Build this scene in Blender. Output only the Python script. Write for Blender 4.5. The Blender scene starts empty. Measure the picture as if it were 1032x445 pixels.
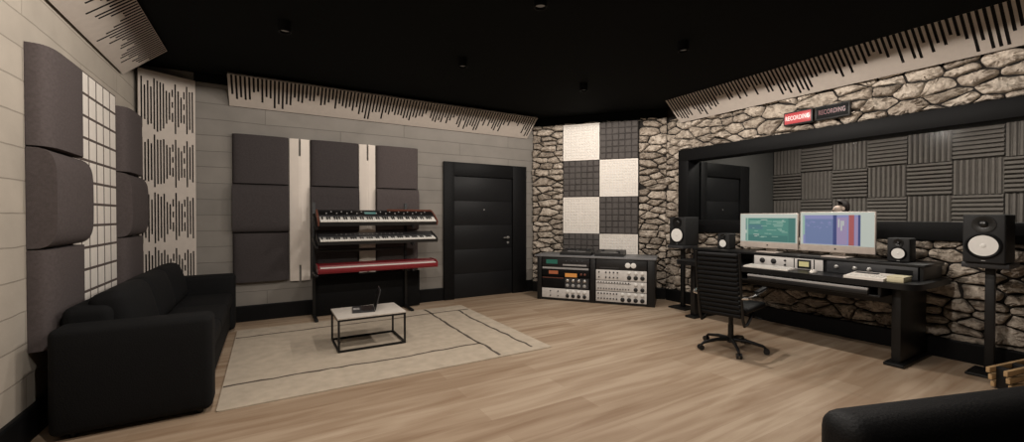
import bpy, bmesh, math, random
from mathutils import Vector, Matrix, Euler
R = math.radians
random.seed(7)
scene = bpy.context.scene
COL = scene.collection

# ------------------------------------------------------------------ room dimensions (metres)
XL, XR, YB = -1.31, 5.87, 6.60          # left wall, right (stone) wall, back wall
YN = -2.6                                # wall behind the camera
ZC = 3.22                                # ceiling
CA, CB = (4.33, 6.60), (5.87, 4.79)      # ends of the angled stone wall
CDIR = Vector((CB[0]-CA[0], CB[1]-CA[1])); CLEN = CDIR.length; CDIR.normalize()
CROT = math.atan2(CDIR.y, CDIR.x)
WY0, WY1, WZ0, WZ1 = 0.15, 4.50, 1.16, 2.475   # control room window, outside of its frame
XB = 8.60                                # far wall of the booth

# ------------------------------------------------------------------ materials
def nodes_of(m):
    m.use_nodes = True
    nt = m.node_tree
    return nt, nt.nodes, nt.links, nt.nodes['Principled BSDF']

def mat(name, col, rough=0.6, metal=0.0, var=0.08, scale=18.0, bump=0.0, bscale=60.0, spec=None, coat=0.0):
    m = bpy.data.materials.new(name)
    nt, N, L, b = nodes_of(m)
    b.inputs['Roughness'].default_value = rough
    b.inputs['Metallic'].default_value = metal
    if spec is not None: b.inputs['Specular IOR Level'].default_value = spec
    if coat: b.inputs['Coat Weight'].default_value = coat
    tc = N.new('ShaderNodeTexCoord')
    no = N.new('ShaderNodeTexNoise'); no.inputs['Scale'].default_value = scale; no.inputs['Detail'].default_value = 4
    L.new(tc.outputs['Object'], no.inputs['Vector'])
    r = N.new('ShaderNodeValToRGB')
    lo = [max(0, c*(1-var)) for c in col]; hi = [min(1, c*(1+var)) for c in col]
    r.color_ramp.elements[0].color = (*lo, 1); r.color_ramp.elements[1].color = (*hi, 1)
    r.color_ramp.elements[0].position = 0.3; r.color_ramp.elements[1].position = 0.7
    L.new(no.outputs['Fac'], r.inputs['Fac']); L.new(r.outputs['Color'], b.inputs['Base Color'])
    if bump:
        n2 = N.new('ShaderNodeTexNoise'); n2.inputs['Scale'].default_value = bscale; n2.inputs['Detail'].default_value = 5
        L.new(tc.outputs['Object'], n2.inputs['Vector'])
        bp = N.new('ShaderNodeBump'); bp.inputs['Strength'].default_value = bump; bp.inputs['Distance'].default_value = 0.01
        L.new(n2.outputs['Fac'], bp.inputs['Height']); L.new(bp.outputs['Normal'], b.inputs['Normal'])
    return m

def emit(name, col, strength):
    m = bpy.data.materials.new(name)
    nt, N, L, b = nodes_of(m)
    b.inputs['Base Color'].default_value = (col[0]*.3, col[1]*.3, col[2]*.3, 1)
    b.inputs['Emission Color'].default_value = (*col, 1)
    b.inputs['Emission Strength'].default_value = strength
    b.inputs['Roughness'].default_value = 0.3
    return m

def mat_blocks(name, axis, g=1.0, t=(1, 1, 1)):
    """painted masonry blocks; axis = world axis that runs along the wall"""
    m = bpy.data.materials.new(name)
    nt, N, L, b = nodes_of(m)
    b.inputs['Roughness'].default_value = 0.75
    tc = N.new('ShaderNodeTexCoord')
    sp = N.new('ShaderNodeSeparateXYZ'); L.new(tc.outputs['Object'], sp.inputs[0])
    cb = N.new('ShaderNodeCombineXYZ')
    L.new(sp.outputs[axis], cb.inputs['X']); L.new(sp.outputs['Z'], cb.inputs['Y'])
    wob = N.new('ShaderNodeTexNoise'); wob.inputs['Scale'].default_value = 2.2; wob.inputs['Detail'].default_value = 3
    L.new(tc.outputs['Object'], wob.inputs['Vector'])
    sc = N.new('ShaderNodeVectorMath'); sc.operation = 'SCALE'; sc.inputs['Scale'].default_value = 0.03
    L.new(wob.outputs['Color'], sc.inputs[0])
    ad = N.new('ShaderNodeVectorMath'); ad.operation = 'ADD'
    L.new(cb.outputs[0], ad.inputs[0]); L.new(sc.outputs[0], ad.inputs[1])
    br = N.new('ShaderNodeTexBrick')
    br.inputs['Scale'].default_value = 1.0
    br.inputs['Brick Width'].default_value = 1.9; br.inputs['Row Height'].default_value = 0.205
    br.inputs['Mortar Size'].default_value = 0.005; br.inputs['Mortar Smooth'].default_value = 0.3
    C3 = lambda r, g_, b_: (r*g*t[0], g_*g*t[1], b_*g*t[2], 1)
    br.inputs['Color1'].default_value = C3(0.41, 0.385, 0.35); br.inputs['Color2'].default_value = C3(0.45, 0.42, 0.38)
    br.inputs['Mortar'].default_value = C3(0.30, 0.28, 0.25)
    L.new(ad.outputs[0], br.inputs['Vector'])
    no = N.new('ShaderNodeTexNoise'); no.inputs['Scale'].default_value = 3.0; no.inputs['Detail'].default_value = 6
    L.new(tc.outputs['Object'], no.inputs['Vector'])
    mx = N.new('ShaderNodeMixRGB'); mx.blend_type = 'MULTIPLY'; mx.inputs[0].default_value = 0.35
    L.new(br.outputs['Color'], mx.inputs[1]); L.new(no.outputs['Fac'], mx.inputs[2])
    L.new(mx.outputs[0], b.inputs['Base Color'])
    sub = N.new('ShaderNodeMath'); sub.operation = 'SUBTRACT'
    L.new(no.outputs['Fac'], sub.inputs[0]); L.new(br.outputs['Fac'], sub.inputs[1])
    bp = N.new('ShaderNodeBump'); bp.inputs['Strength'].default_value = 0.5; bp.inputs['Distance'].default_value = 0.02
    L.new(sub.outputs[0], bp.inputs['Height']); L.new(bp.outputs['Normal'], b.inputs['Normal'])
    return m

def mat_stone():
    m = bpy.data.materials.new('rough_stone')
    nt, N, L, b = nodes_of(m)
    b.inputs['Roughness'].default_value = 0.85
    tc = N.new('ShaderNodeTexCoord'); ge = N.new('ShaderNodeNewGeometry')
    r1 = N.new('ShaderNodeValToRGB'); e = r1.color_ramp.elements
    e[0].color = (0.36, 0.31, 0.26, 1); e[1].color = (0.66, 0.59, 0.51, 1)
    k = e.new(0.5); k.color = (0.52, 0.455, 0.385, 1)
    L.new(ge.outputs['Random Per Island'], r1.inputs['Fac'])
    no = N.new('ShaderNodeTexNoise'); no.inputs['Scale'].default_value = 13; no.inputs['Detail'].default_value = 9; no.inputs['Roughness'].default_value = 0.78
    L.new(tc.outputs['Object'], no.inputs['Vector'])
    r2 = N.new('ShaderNodeValToRGB')
    r2.color_ramp.elements[0].color = (0.30, 0.25, 0.21, 1); r2.color_ramp.elements[1].color = (1.05, 1.03, 1, 1)
    r2.color_ramp.elements[0].position = 0.33; r2.color_ramp.elements[1].position = 0.56
    L.new(no.outputs['Fac'], r2.inputs['Fac'])
    mx = N.new('ShaderNodeMixRGB'); mx.blend_type = 'MULTIPLY'; mx.inputs[0].default_value = 0.9
    L.new(r1.outputs['Color'], mx.inputs[1]); L.new(r2.outputs['Color'], mx.inputs[2])
    L.new(mx.outputs[0], b.inputs['Base Color'])
    n2 = N.new('ShaderNodeTexNoise'); n2.inputs['Scale'].default_value = 20; n2.inputs['Detail'].default_value = 8
    L.new(tc.outputs['Object'], n2.inputs['Vector'])
    bp = N.new('ShaderNodeBump'); bp.inputs['Strength'].default_value = 1.0; bp.inputs['Distance'].default_value = 0.035
    L.new(n2.outputs['Fac'], bp.inputs['Height']); L.new(bp.outputs['Normal'], b.inputs['Normal'])
    return m

def mat_floor():
    m = bpy.data.materials.new('oak_planks')
    nt, N, L, b = nodes_of(m)
    tc = N.new('ShaderNodeTexCoord')
    br = N.new('ShaderNodeTexBrick'); br.offset = 0.37; br.squash = 1.0
    br.inputs['Scale'].default_value = 1.0
    br.inputs['Brick Width'].default_value = 2.1; br.inputs['Row Height'].default_value = 0.21
    br.inputs['Mortar Size'].default_value = 0.0015; br.inputs['Mortar Smooth'].default_value = 0.6; br.inputs['Bias'].default_value = 0.0
    br.inputs['Color1'].default_value = (0.395, 0.29, 0.20, 1); br.inputs['Color2'].default_value = (0.50, 0.39, 0.285, 1)
    br.inputs['Mortar'].default_value = (0.37, 0.27, 0.185, 1)
    L.new(tc.outputs['Object'], br.inputs['Vector'])
    mp = N.new('ShaderNodeMapping'); mp.inputs['Scale'].default_value = (0.55, 6.5, 1)
    L.new(tc.outputs['Object'], mp.inputs['Vector'])
    no = N.new('ShaderNodeTexNoise'); no.inputs['Scale'].default_value = 1.6; no.inputs['Detail'].default_value = 7; no.inputs['Distortion'].default_value = 0.6
    L.new(mp.outputs[0], no.inputs['Vector'])
    r = N.new('ShaderNodeValToRGB')
    r.color_ramp.elements[0].color = (0.62, 0.54, 0.47, 1); r.color_ramp.elements[1].color = (1.0, 1.0, 1.0, 1)
    r.color_ramp.elements[0].position = 0.33; r.color_ramp.elements[1].position = 0.62
    L.new(no.outputs['Fac'], r.inputs['Fac'])
    mx = N.new('ShaderNodeMixRGB'); mx.blend_type = 'MULTIPLY'; mx.inputs[0].default_value = 0.85
    L.new(br.outputs['Color'], mx.inputs[1]); L.new(r.outputs['Color'], mx.inputs[2])
    L.new(mx.outputs[0], b.inputs['Base Color'])
    b.inputs['Roughness'].default_value = 0.55
    b.inputs['Specular IOR Level'].default_value = 0.3
    bp = N.new('ShaderNodeBump'); bp.inputs['Strength'].default_value = 0.15; bp.inputs['Distance'].default_value = 0.005
    L.new(no.outputs['Fac'], bp.inputs['Height']); L.new(bp.outputs['Normal'], b.inputs['Normal'])
    return m

def mat_glass():
    m = bpy.data.materials.new('window_glass')
    nt, N, L, b = nodes_of(m)
    N.remove(b)
    out = N['Material Output']
    tr = N.new('ShaderNodeBsdfTransparent'); tr.inputs[0].default_value = (0.93, 0.95, 0.95, 1)
    gl = N.new('ShaderNodeBsdfGlossy'); gl.inputs['Roughness'].default_value = 0.14
    fr = N.new('ShaderNodeFresnel'); fr.inputs['IOR'].default_value = 1.12
    mx = N.new('ShaderNodeMixShader')
    L.new(fr.outputs[0], mx.inputs[0]); L.new(tr.outputs[0], mx.inputs[1]); L.new(gl.outputs[0], mx.inputs[2])
    L.new(mx.outputs[0], out.inputs['Surface'])
    return m

M = {}
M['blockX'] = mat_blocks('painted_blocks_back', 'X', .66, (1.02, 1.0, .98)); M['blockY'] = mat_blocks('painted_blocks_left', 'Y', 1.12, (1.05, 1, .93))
M['stone'] = mat_stone(); M['floor'] = mat_floor(); M['glass'] = mat_glass()
M['mortar'] = mat('dark_mortar', (0.018, 0.015, 0.013), 0.95, bump=0.4)
M['ceil'] = mat('black_ceiling', (0.006, 0.007, 0.007), 0.95, spec=0.1)
M['blackpaint'] = mat('black_paint', (0.0050, 0.0051, 0.0055), 0.55, spec=0.15)
M['doorleaf'] = mat('charcoal_door', (0.0100, 0.0102, 0.0110), 0.5, spec=0.2)
M['blackmetal'] = mat('black_metal', (0.0060, 0.0061, 0.0066), 0.45, 0.2)
M['blackwood'] = mat('black_laminate', (0.0060, 0.0061, 0.0066), 0.4, spec=0.4)
M['sheenwood'] = mat('black_top_painted_sheen', (0.19, 0.19, 0.195), 0.45)  # sheen on the black cabinet top, put into the base colour as grey
M['blackplastic'] = mat('black_plastic', (0.0100, 0.0102, 0.0110), 0.45)
M['greyplastic'] = mat('dark_grey_plastic', (0.0340, 0.0347, 0.0374), 0.45)
M['leather'] = mat('black_leather', (0.0060, 0.0061, 0.0066), 0.6, bump=0.25, bscale=90, spec=0.2)
M['sofa'] = mat('black_upholstery', (0.0055, 0.0056, 0.0060), 0.85, bump=0.25, bscale=120, spec=0.2)
M['fabric'] = mat('charcoal_fabric', (0.062, 0.054, 0.054), 0.95, var=0.12, scale=60, bump=0.3, bscale=250, spec=0.1)
M['fabriclight'] = mat('grey_fabric', (0.098, 0.082, 0.080), 0.95, var=0.12, scale=60, bump=0.3, bscale=250, spec=0.1)
M['foam'] = mat('acoustic_foam', (0.19, 0.17, 0.155), 0.95, bump=0.3, bscale=200, spec=0.1)
M['boothgrey'] = mat('booth_grey', (0.075, 0.073, 0.07), 0.9)
M['board'] = mat('cream_board', (0.52, 0.46, 0.405), 0.7, var=0.04)
M['slot'] = mat('slot_black', (0.012, 0.011, 0.010), 0.9)
M['strip'] = mat('white_wood', (0.78, 0.70, 0.62), 0.6, var=0.04, scale=5)
M['whitetile'] = mat('white_tile', (0.86, 0.80, 0.73), 0.6, var=0.03)
M['whitegap'] = mat('tile_gap', (0.10, 0.075, 0.065), 0.9)
M['darktile'] = mat('dark_tile', (0.105, 0.095, 0.09), 0.9, spec=0.15)
M['darkgap'] = mat('dark_tile_gap', (0.05, 0.045, 0.043), 0.95, spec=0.1)
M['rug'] = mat('beige_rug', (0.52, 0.44, 0.345), 0.95, var=0.10, scale=9, bump=0.4, bscale=160, spec=0.1)
M['rugline'] = mat('rug_line', (0.11, 0.09, 0.075), 0.95, spec=0.1)
M['tabletop'] = mat('pale_table_top', (0.60, 0.55, 0.49), 0.5, var=0.06)
M['silver'] = mat('silver_metal', (0.55, 0.54, 0.52), 0.35, 0.8)
M['chrome'] = mat('chrome', (0.7, 0.7, 0.7), 0.2, 1.0)
M['lightpanel'] = mat('light_grey_panel', (0.66, 0.63, 0.60), 0.45)
M['midpanel'] = mat('mid_grey_panel', (0.36, 0.35, 0.34), 0.45)
M['cone'] = mat('white_cone', (0.82, 0.80, 0.76), 0.6, var=0.03)
M['conegrey'] = mat('tweeter_black', (0.006, 0.006, 0.006), 0.3)
M['whitekey'] = mat('white_key_plastic', (0.85, 0.82, 0.76), 0.35, var=0.02)
M['blackkey'] = mat('black_key_plastic', (0.010, 0.010, 0.010), 0.3)
M['woodbrown'] = mat('brown_wood', (0.14, 0.045, 0.028), 0.45, var=0.25)
M['red'] = mat('red_lacquer', (0.21, 0.014, 0.020), 0.35, var=0.05)
M['pinewood'] = mat('pale_pine', (0.52, 0.34, 0.17), 0.6, var=0.2, scale=6)
M['ivory'] = mat('yellowed_pad', (0.72, 0.65, 0.44), 0.5)
M['alu'] = mat('pinkish_aluminium', (0.62, 0.54, 0.48), 0.4, 0.1)
M['skin'] = mat('skin', (0.72, 0.54, 0.45), 0.6)
M['hair'] = mat('dark_hair', (0.018, 0.010, 0.009), 0.6)
M['shirt'] = mat('dark_shirt', (0.03, 0.03, 0.04), 0.9)
M['jeans'] = mat('dark_trousers', (0.03, 0.035, 0.06), 0.9)
M['eye'] = mat('eye_white', (0.8, 0.78, 0.75), 0.3)
M['spkbox'] = mat('speaker_black', (0.018, 0.018, 0.0185), 0.6, spec=.3)
E = {}
E['teal'] = emit('screen_teal', (0.075, 0.20, 0.17), 0.85)
E['tealdark'] = emit('screen_teal_dark', (0.055, 0.15, 0.135), 0.85)
E['tealmid'] = emit('screen_blue_green', (0.075, 0.16, 0.18), 0.85)
E['pale'] = emit('screen_pale', (0.42, 0.46, 0.42), 0.8)
E['palegreen'] = emit('screen_pale_green', (0.24, 0.38, 0.32), 0.8)
E['violet'] = emit('screen_violet', (0.20, 0.21, 0.38), 0.85)
E['blue'] = emit('screen_blue', (0.13, 0.17, 0.30), 0.85)
E['navy'] = emit('screen_navy', (0.045, 0.06, 0.16), 0.85)
E['mauve'] = emit('screen_mauve', (0.26, 0.21, 0.34), 0.85)
E['rust'] = emit('screen_rust', (0.30, 0.085, 0.085), 0.85)
E['ltgreen'] = emit('display_green', (0.02, 0.11, 0.075), .6)
E['orange'] = emit('display_orange', (0.42, 0.12, 0.05), 0.45)
E['amber'] = emit('meter_amber', (0.65, 0.26, 0.06), 0.55)
E['vu'] = emit('meter_ivory', (0.60, 0.52, 0.25), 0.6)
E['red'] = emit('sign_red', (0.50, 0.055, 0.06), 0.9)
E['white'] = emit('sign_white', (1.0, 0.72, 0.66), 1.0)
E['dimred'] = emit('sign_dim_red', (0.16, 0.022, 0.03), 0.7)
E['lamp'] = emit('lamp_lens', (0.5, 0.42, 0.34), 0.10)

# ------------------------------------------------------------------ mesh builder
class MB:
    def __init__(s): s.v = []; s.f = []; s.mi = []
    def raw(s, vs, fs, m=0, T=None):
        o = len(s.v)
        for p in vs:
            p = Vector(p); s.v.append(T @ p if T else p)
        for f in fs: s.f.append([i+o for i in f]); s.mi.append(m)
        return s
    def _bm(s, bm, m, T=None):
        bm.verts.ensure_lookup_table(); bm.verts.index_update()
        s.raw([v.co.copy() for v in bm.verts], [[v.index for v in f.verts] for f in bm.faces], m, T); bm.free()
        return s
    def box(s, c, d, bevel=0.0, seg=2, m=0, rot=None, T=None):
        bm = bmesh.new(); bmesh.ops.create_cube(bm, size=1)
        for v in bm.verts: v.co = Vector((v.co.x*d[0], v.co.y*d[1], v.co.z*d[2]))
        if bevel > 0:
            bevel = min(bevel, min(d)*0.49)
            bmesh.ops.bevel(bm, geom=bm.edges[:], offset=bevel, segments=seg, profile=0.5, affect='EDGES')
        X = Matrix.Translation(c)
        if rot: X = X @ Euler(rot).to_matrix().to_4x4()
        return s._bm(bm, m, (T @ X) if T else X)
    def span(s, x0, x1, y0, y1, z0, z1, bevel=0.0, m=0, seg=2):
        return s.box(((x0+x1)/2, (y0+y1)/2, (z0+z1)/2), (abs(x1-x0), abs(y1-y0), abs(z1-z0)), bevel, seg, m)
    def cyl(s, p0, p1, r0, r1=None, seg=16, m=0):
        p0 = Vector(p0); p1 = Vector(p1); r1 = r0 if r1 is None else r1
        return s.sweep([p0, p1], [r0, r1], seg, m)
    def sweep(s, pts, rad, seg=12, m=0, caps=True):
        pts = [Vector(p) for p in pts]
        if not hasattr(rad, '__len__'): rad = [rad]*len(pts)
        vs = []; fs = []; prev = None
        for i, p in enumerate(pts):
            t = (pts[min(i+1, len(pts)-1)] - pts[max(i-1, 0)]).normalized()
            if prev is None:
                a = Vector((0, 0, 1)) if abs(t.z) < 0.9 else Vector((1, 0, 0))
                u = t.cross(a).normalized()
            else:
                u = (prev - t*prev.dot(t)).normalized()
            prev = u; w = t.cross(u)
            for k in range(seg):
                an = 2*math.pi*k/seg
                vs.append(p + (u*math.cos(an)+w*math.sin(an))*rad[i])
        n = len(pts)
        for i in range(n-1):
            for k in range(seg):
                k2 = (k+1) % seg
                fs.append([i*seg+k, i*seg+k2, (i+1)*seg+k2, (i+1)*seg+k])
        if caps:
            fs.append(list(range(seg))[::-1]); fs.append([(n-1)*seg+k for k in range(seg)])
        return s.raw(vs, fs, m)
    def lathe(s, prof, org=(0, 0, 0), axis='-y', seg=24, m=0):
        """prof = [(radius, distance along axis)]"""
        vs = []; fs = []
        for r, h in prof:
            for k in range(seg):
                a = 2*math.pi*k/seg; c, d = r*math.cos(a), r*math.sin(a)
                if axis == '-y': p = (c, -h, d)
                elif axis == 'z': p = (c, d, h)
                else: p = (h, c, d)
                vs.append(Vector(p)+Vector(org))
        n = len(prof)
        for i in range(n-1):
            for k in range(seg):
                k2 = (k+1) % seg
                fs.append([i*seg+k, i*seg+k2, (i+1)*seg+k2, (i+1)*seg+k])
        fs.append([k for k in range(seg)][::-1]); fs.append([(n-1)*seg+k for k in range(seg)])
        return s.raw(vs, fs, m)
    def prism(s, poly, a0, a1, axis='x', m=0):
        """poly in the two other axes (cyclic order: x->(y,z), y->(x,z), z->(x,y))"""
        def P(p, a):
            return {'x': (a, p[0], p[1]), 'y': (p[0], a, p[1]), 'z': (p[0], p[1], a)}[axis]
        n = len(poly)
        vs = [P(p, a0) for p in poly]+[P(p, a1) for p in poly]
        fs = [[i, (i+1) % n, n+(i+1) % n, n+i] for i in range(n)]
        fs.append(list(range(n))[::-1]); fs.append([n+i for i in range(n)])
        return s.raw(vs, fs, m)
    def build(s, name, mats, parent=None, loc=None, rot=None, smooth=True, angle=35, kind=None):
        me = bpy.data.meshes.new(name)
        me.from_pydata([tuple(v) for v in s.v], [], s.f)
        if not isinstance(mats, (list, tuple)): mats = [mats]
        for k in mats: me.materials.append(k)
        me.polygons.foreach_set('material_index', s.mi)
        bm = bmesh.new(); bm.from_mesh(me); bmesh.ops.recalc_face_normals(bm, faces=bm.faces[:]); bm.to_mesh(me); bm.free()
        if smooth:
            me.polygons.foreach_set('use_smooth', [True]*len(me.polygons))
            me.set_sharp_from_angle(angle=R(angle))
        me.update()
        o = bpy.data.objects.new(name, me); COL.objects.link(o)
        if parent: o.parent = parent
        if loc is not None: o.location = loc
        if rot is not None: o.rotation_euler = rot if hasattr(rot, '__len__') else (0, 0, rot)
        if kind: o['kind'] = kind
        return o

def tag(o, label, cat, group=None, kind=None):
    o['label'] = label; o['category'] = cat
    if group: o['group'] = group
    if kind: o['kind'] = kind
    return o
def thing(name, label, cat, loc=(0, 0, 0), rot=0, group=None):
    o = bpy.data.objects.new(name, None); o.empty_display_size = 0.1; COL.objects.link(o)
    o.location = loc; o.rotation_euler = rot if hasattr(rot, '__len__') else (0, 0, rot)
    return tag(o, label, cat, group)
def put(o, parent, loc, rot=None):
    c = o.copy(); COL.objects.link(c); c.parent = parent; c.location = loc
    if rot is not None: c.rotation_euler = rot
    return c
def copy_tree(o, parent=None):
    kids = [c for c in bpy.data.objects if c.parent == o]
    c = o.copy(); COL.objects.link(c)
    if parent: c.parent = parent
    for k in kids: copy_tree(k, c)
    return c

# orientation of wall mounted things: local x runs to the right along the wall, local +y goes into the wall
ROT_B, ROT_R, ROT_L, ROT_C = 0.0, R(-90), R(90), CROT
def on_back(x, z=0, off=0): return (x, YB-off, z)
def on_right(y, z=0, off=0): return (XR-off, y, z)
def on_left(y, z=0, off=0): return (XL+off, y, z)
def on_corner(t, z=0, off=0):
    return (CA[0]+CDIR.x*t+CDIR.y*off, CA[1]+CDIR.y*t-CDIR.x*off, z)

# ================================================================== SHELL
b = MB(); b.span(XL-.2, XR+.15, YN-.2, YB+.2, -.1, 0); b.build('floor', M['floor'], kind='structure')
b = MB(); b.span(XL-.2, XR+.15, YN-.2, YB+.2, ZC, ZC+.1); b.build('ceiling', M['ceil'], kind='structure')
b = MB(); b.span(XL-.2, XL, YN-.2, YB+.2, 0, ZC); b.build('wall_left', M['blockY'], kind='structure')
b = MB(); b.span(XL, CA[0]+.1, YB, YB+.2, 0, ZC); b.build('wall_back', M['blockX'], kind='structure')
b = MB(); b.span(XL, XR+.15, YN-.2, YN, 0, ZC); b.build('wall_near', M['boothgrey'], kind='structure')

# ---- rough stone cladding: irregular cells, each one a rounded, domed stone
def clip(poly, n, c):
    out = []
    for i in range(len(poly)):
        p, q = poly[i], poly[(i+1) % len(poly)]
        dp = p[0]*n[0]+p[1]*n[1]-c; dq = q[0]*n[0]+q[1]*n[1]-c
        if dp <= 0: out.append(p)
        if (dp < 0 < dq) or (dq < 0 < dp):
            t = dp/(dp-dq); out.append((p[0]+(q[0]-p[0])*t, p[1]+(q[1]-p[1])*t))
    return out
def area(poly):
    return 0.5*sum(poly[i][0]*poly[(i+1) % len(poly)][1]-poly[(i+1) % len(poly)][0]*poly[i][1] for i in range(len(poly)))
def stones(mb, x0, x1, z0, z1, seed, hole=None, smid=0, an=1.75, dens=1.0):
    rnd = random.Random(seed)
    pts = []
    tries = 0
    big = lambda x: 1.0
    while tries < 16000:
        tries += 1
        x, z = rnd.uniform(x0-.15, x1+.15), rnd.uniform(z0-.1, z1+.1)
        r = rnd.choice((0.085, 0.11, 0.14, 0.18))*dens
        if all(abs(z-p[1]) > .3 or ((x-p[0])/an)**2+(z-p[1])**2 > (0.5*(r+p[2]))**2*1.15 for p in pts): pts.append((x, z, r))
    for i, p in enumerate(pts):
        poly = [(x0, z0), (x1, z0), (x1, z1), (x0, z1)]
        near = sorted((q for q in pts if q is not p), key=lambda q: ((q[0]-p[0])/an)**2+(q[1]-p[1])**2)[:26]
        for q in near:
            nx, nz = (q[0]-p[0])/an**2, (q[1]-p[1])
            k = (p[2]-q[2])*0.12*math.hypot((q[0]-p[0])/an, q[1]-p[1])
            c = (q[0]**2/an**2+q[1]**2-p[0]**2/an**2-p[1]**2)/2+k
            poly = clip(poly, (nx, nz), c)
            if len(poly) < 3: break
        if len(poly) < 3: continue
        if hole:
            hx0, hx1, hz0, hz1 = hole
            if hx0 < p[0] < hx1 and hz0 < p[1] < hz1:
                ds = {'l': p[0]-hx0, 'r': hx1-p[0], 'b': p[1]-hz0, 't': hz1-p[1]}
                side = min(ds, key=ds.get)
                ok = ds[side] < 0.12
                if not ok: continue
            else:
                ds = {'l': hx0-p[0], 'r': p[0]-hx1, 'b': hz0-p[1], 't': p[1]-hz1}
                side = max(ds, key=ds.get)
            poly = {'l': lambda: clip(poly, (1, 0), hx0), 'r': lambda: clip(poly, (-1, 0), -hx1),
                    'b': lambda: clip(poly, (0, 1), hz0), 't': lambda: clip(poly, (0, -1), -hz1)}[side]()
            if len(poly) < 3: continue
        if abs(area(poly)) < 0.0025: continue
        if area(poly) < 0: poly = poly[::-1]
        # irregular outline: subdivide the long edges with jitter, round the corners
        pj = []
        for a in range(len(poly)):
            P, Q = poly[a], poly[(a+1) % len(poly)]
            ln = math.hypot(Q[0]-P[0], Q[1]-P[1]); pj.append(P)
            if ln > 0.10:
                j = rnd.uniform(0.0, 0.012); t = rnd.uniform(.35, .65)
                pj.append((P[0]+(Q[0]-P[0])*t-(Q[1]-P[1])/ln*j, P[1]+(Q[1]-P[1])*t+(Q[0]-P[0])/ln*j))
        for _ in range(2):
            qq = []
            for a in range(len(pj)):
                P, Q = pj[a], pj[(a+1) % len(pj)]
                if math.hypot(Q[0]-P[0], Q[1]-P[1]) < 0.004: qq.append(P); continue
                qq.append((P[0]*.78+Q[0]*.22, P[1]*.78+Q[1]*.22)); qq.append((P[0]*.22+Q[0]*.78, P[1]*.22+Q[1]*.78))
            pj = qq
        cx = sum(q[0] for q in pj)/len(pj); cz = sum(q[1] for q in pj)/len(pj)
        gap = rnd.uniform(0.004, 0.014)
        D = rnd.uniform(0.03, 0.08); tx, tz = rnd.uniform(-.22, .22), rnd.uniform(-.25, .15)
        vs = []; n = len(pj)
        nz_ = [rnd.uniform(-.007, .007) for _ in pj]
        for (g, dep, sc) in ((gap*0.6, -.01, 1), (gap, D*.45, 1), (gap, D*.8, .93), (gap, D, .80), (gap, D*1.05, .45)):
            for k, q in enumerate(pj):
                dx, dz = q[0]-cx, q[1]-cz; r = math.hypot(dx, dz)+1e-6
                s_ = max(0.05, (r-g)/r)*sc
                y = dep + ((tx*dx+tz*dz)*sc + nz_[k]*(sc < .99)*2 if dep > 0 else 0)
                vs.append((cx+dx*s_, -max(y, .004) if dep > 0 else .01, cz+dz*s_))
        fs = []
        for ring in range(4):
            for k in range(n):
                k2 = (k+1) % n
                fs.append([ring*n+k, ring*n+k2, (ring+1)*n+k2, (ring+1)*n+k])
        fs.append([4*n+k for k in range(n)])
        mb.raw(vs, fs, 1)

ZS0, ZS1 = 0.17, 3.10
# right wall in its own frame: local x = -world y
b = MB()
lx = lambda y: -y
TH = .15
for (ya, yb_, za, zb) in ((YN, WY0, 0, ZC), (WY1, CB[1]+.35, 0, ZC), (WY0, WY1, 0, WZ0), (WY0, WY1, WZ1, ZC)):
    b.span(lx(yb_), lx(ya), 0, TH, za, zb, m=0)
stones(b, lx(CB[1]-.01), lx(-.6), ZS0, 3.02, 11, hole=(lx(WY1), lx(WY0), WZ0, WZ1), dens=.86, an=1.9)
b.build('wall_right', [M['mortar'], M['stone']], loc=(XR, 0, 0), rot=ROT_R, kind='structure', angle=50)
b = MB(); b.span(-.12, CLEN+.12, 0, .15, 0, ZC, m=0)
stones(b, 0.0, CLEN, ZS0, 3.09, 23, dens=.80, an=2.5, hole=(.60, .60+2*.655, .44, 3.06))
b.build('wall_corner', [M['mortar'], M['stone']], loc=(CA[0], CA[1], 0), rot=ROT_C, kind='structure', angle=50)

# ---- baseboards and cornice
def board(name, L, h, th, loc, rot, x0=0, mat_=None, z0=0, shape=True):
    q = MB()
    q.prism([(0, z0), (-th, z0), (-th, z0+h-.012), (-th+.008, z0+h), (0, z0+h)], x0, x0+L, 'x')
    return q.build(name, mat_ or M['blackpaint'], loc=loc, rot=rot, kind='structure', smooth=False)
board('baseboard_left', YB-YN, .20, .03, (XL, YN, 0), ROT_L)
board('baseboard_back', 2.53-XL-.03, .21, .03, (XL+.03, YB, 0), ROT_B)
board('trim_1', CA[0]-4.15-.02, .21, .03, (4.15, YB, 0), ROT_B)
board('baseboard_corner', CLEN-.04, .19, .085, (*on_corner(.02)[:2], 0), ROT_C)
board('baseboard_right', CB[1]+.6-.06, .19, .09, (XR, CB[1]-.06, 0), ROT_R)
# black cornice above the blocks and the angled wall
board('trim_2', CLEN-.02, ZC-3.07, .06, (*on_corner(.01)[:2], 0), ROT_C, z0=3.07, mat_=M['ceil'])
board('trim_3', CA[0]-XL-.6, ZC-3.11, .04, (XL+.52, YB, 0), ROT_B, z0=3.11, mat_=M['ceil'])

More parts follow.
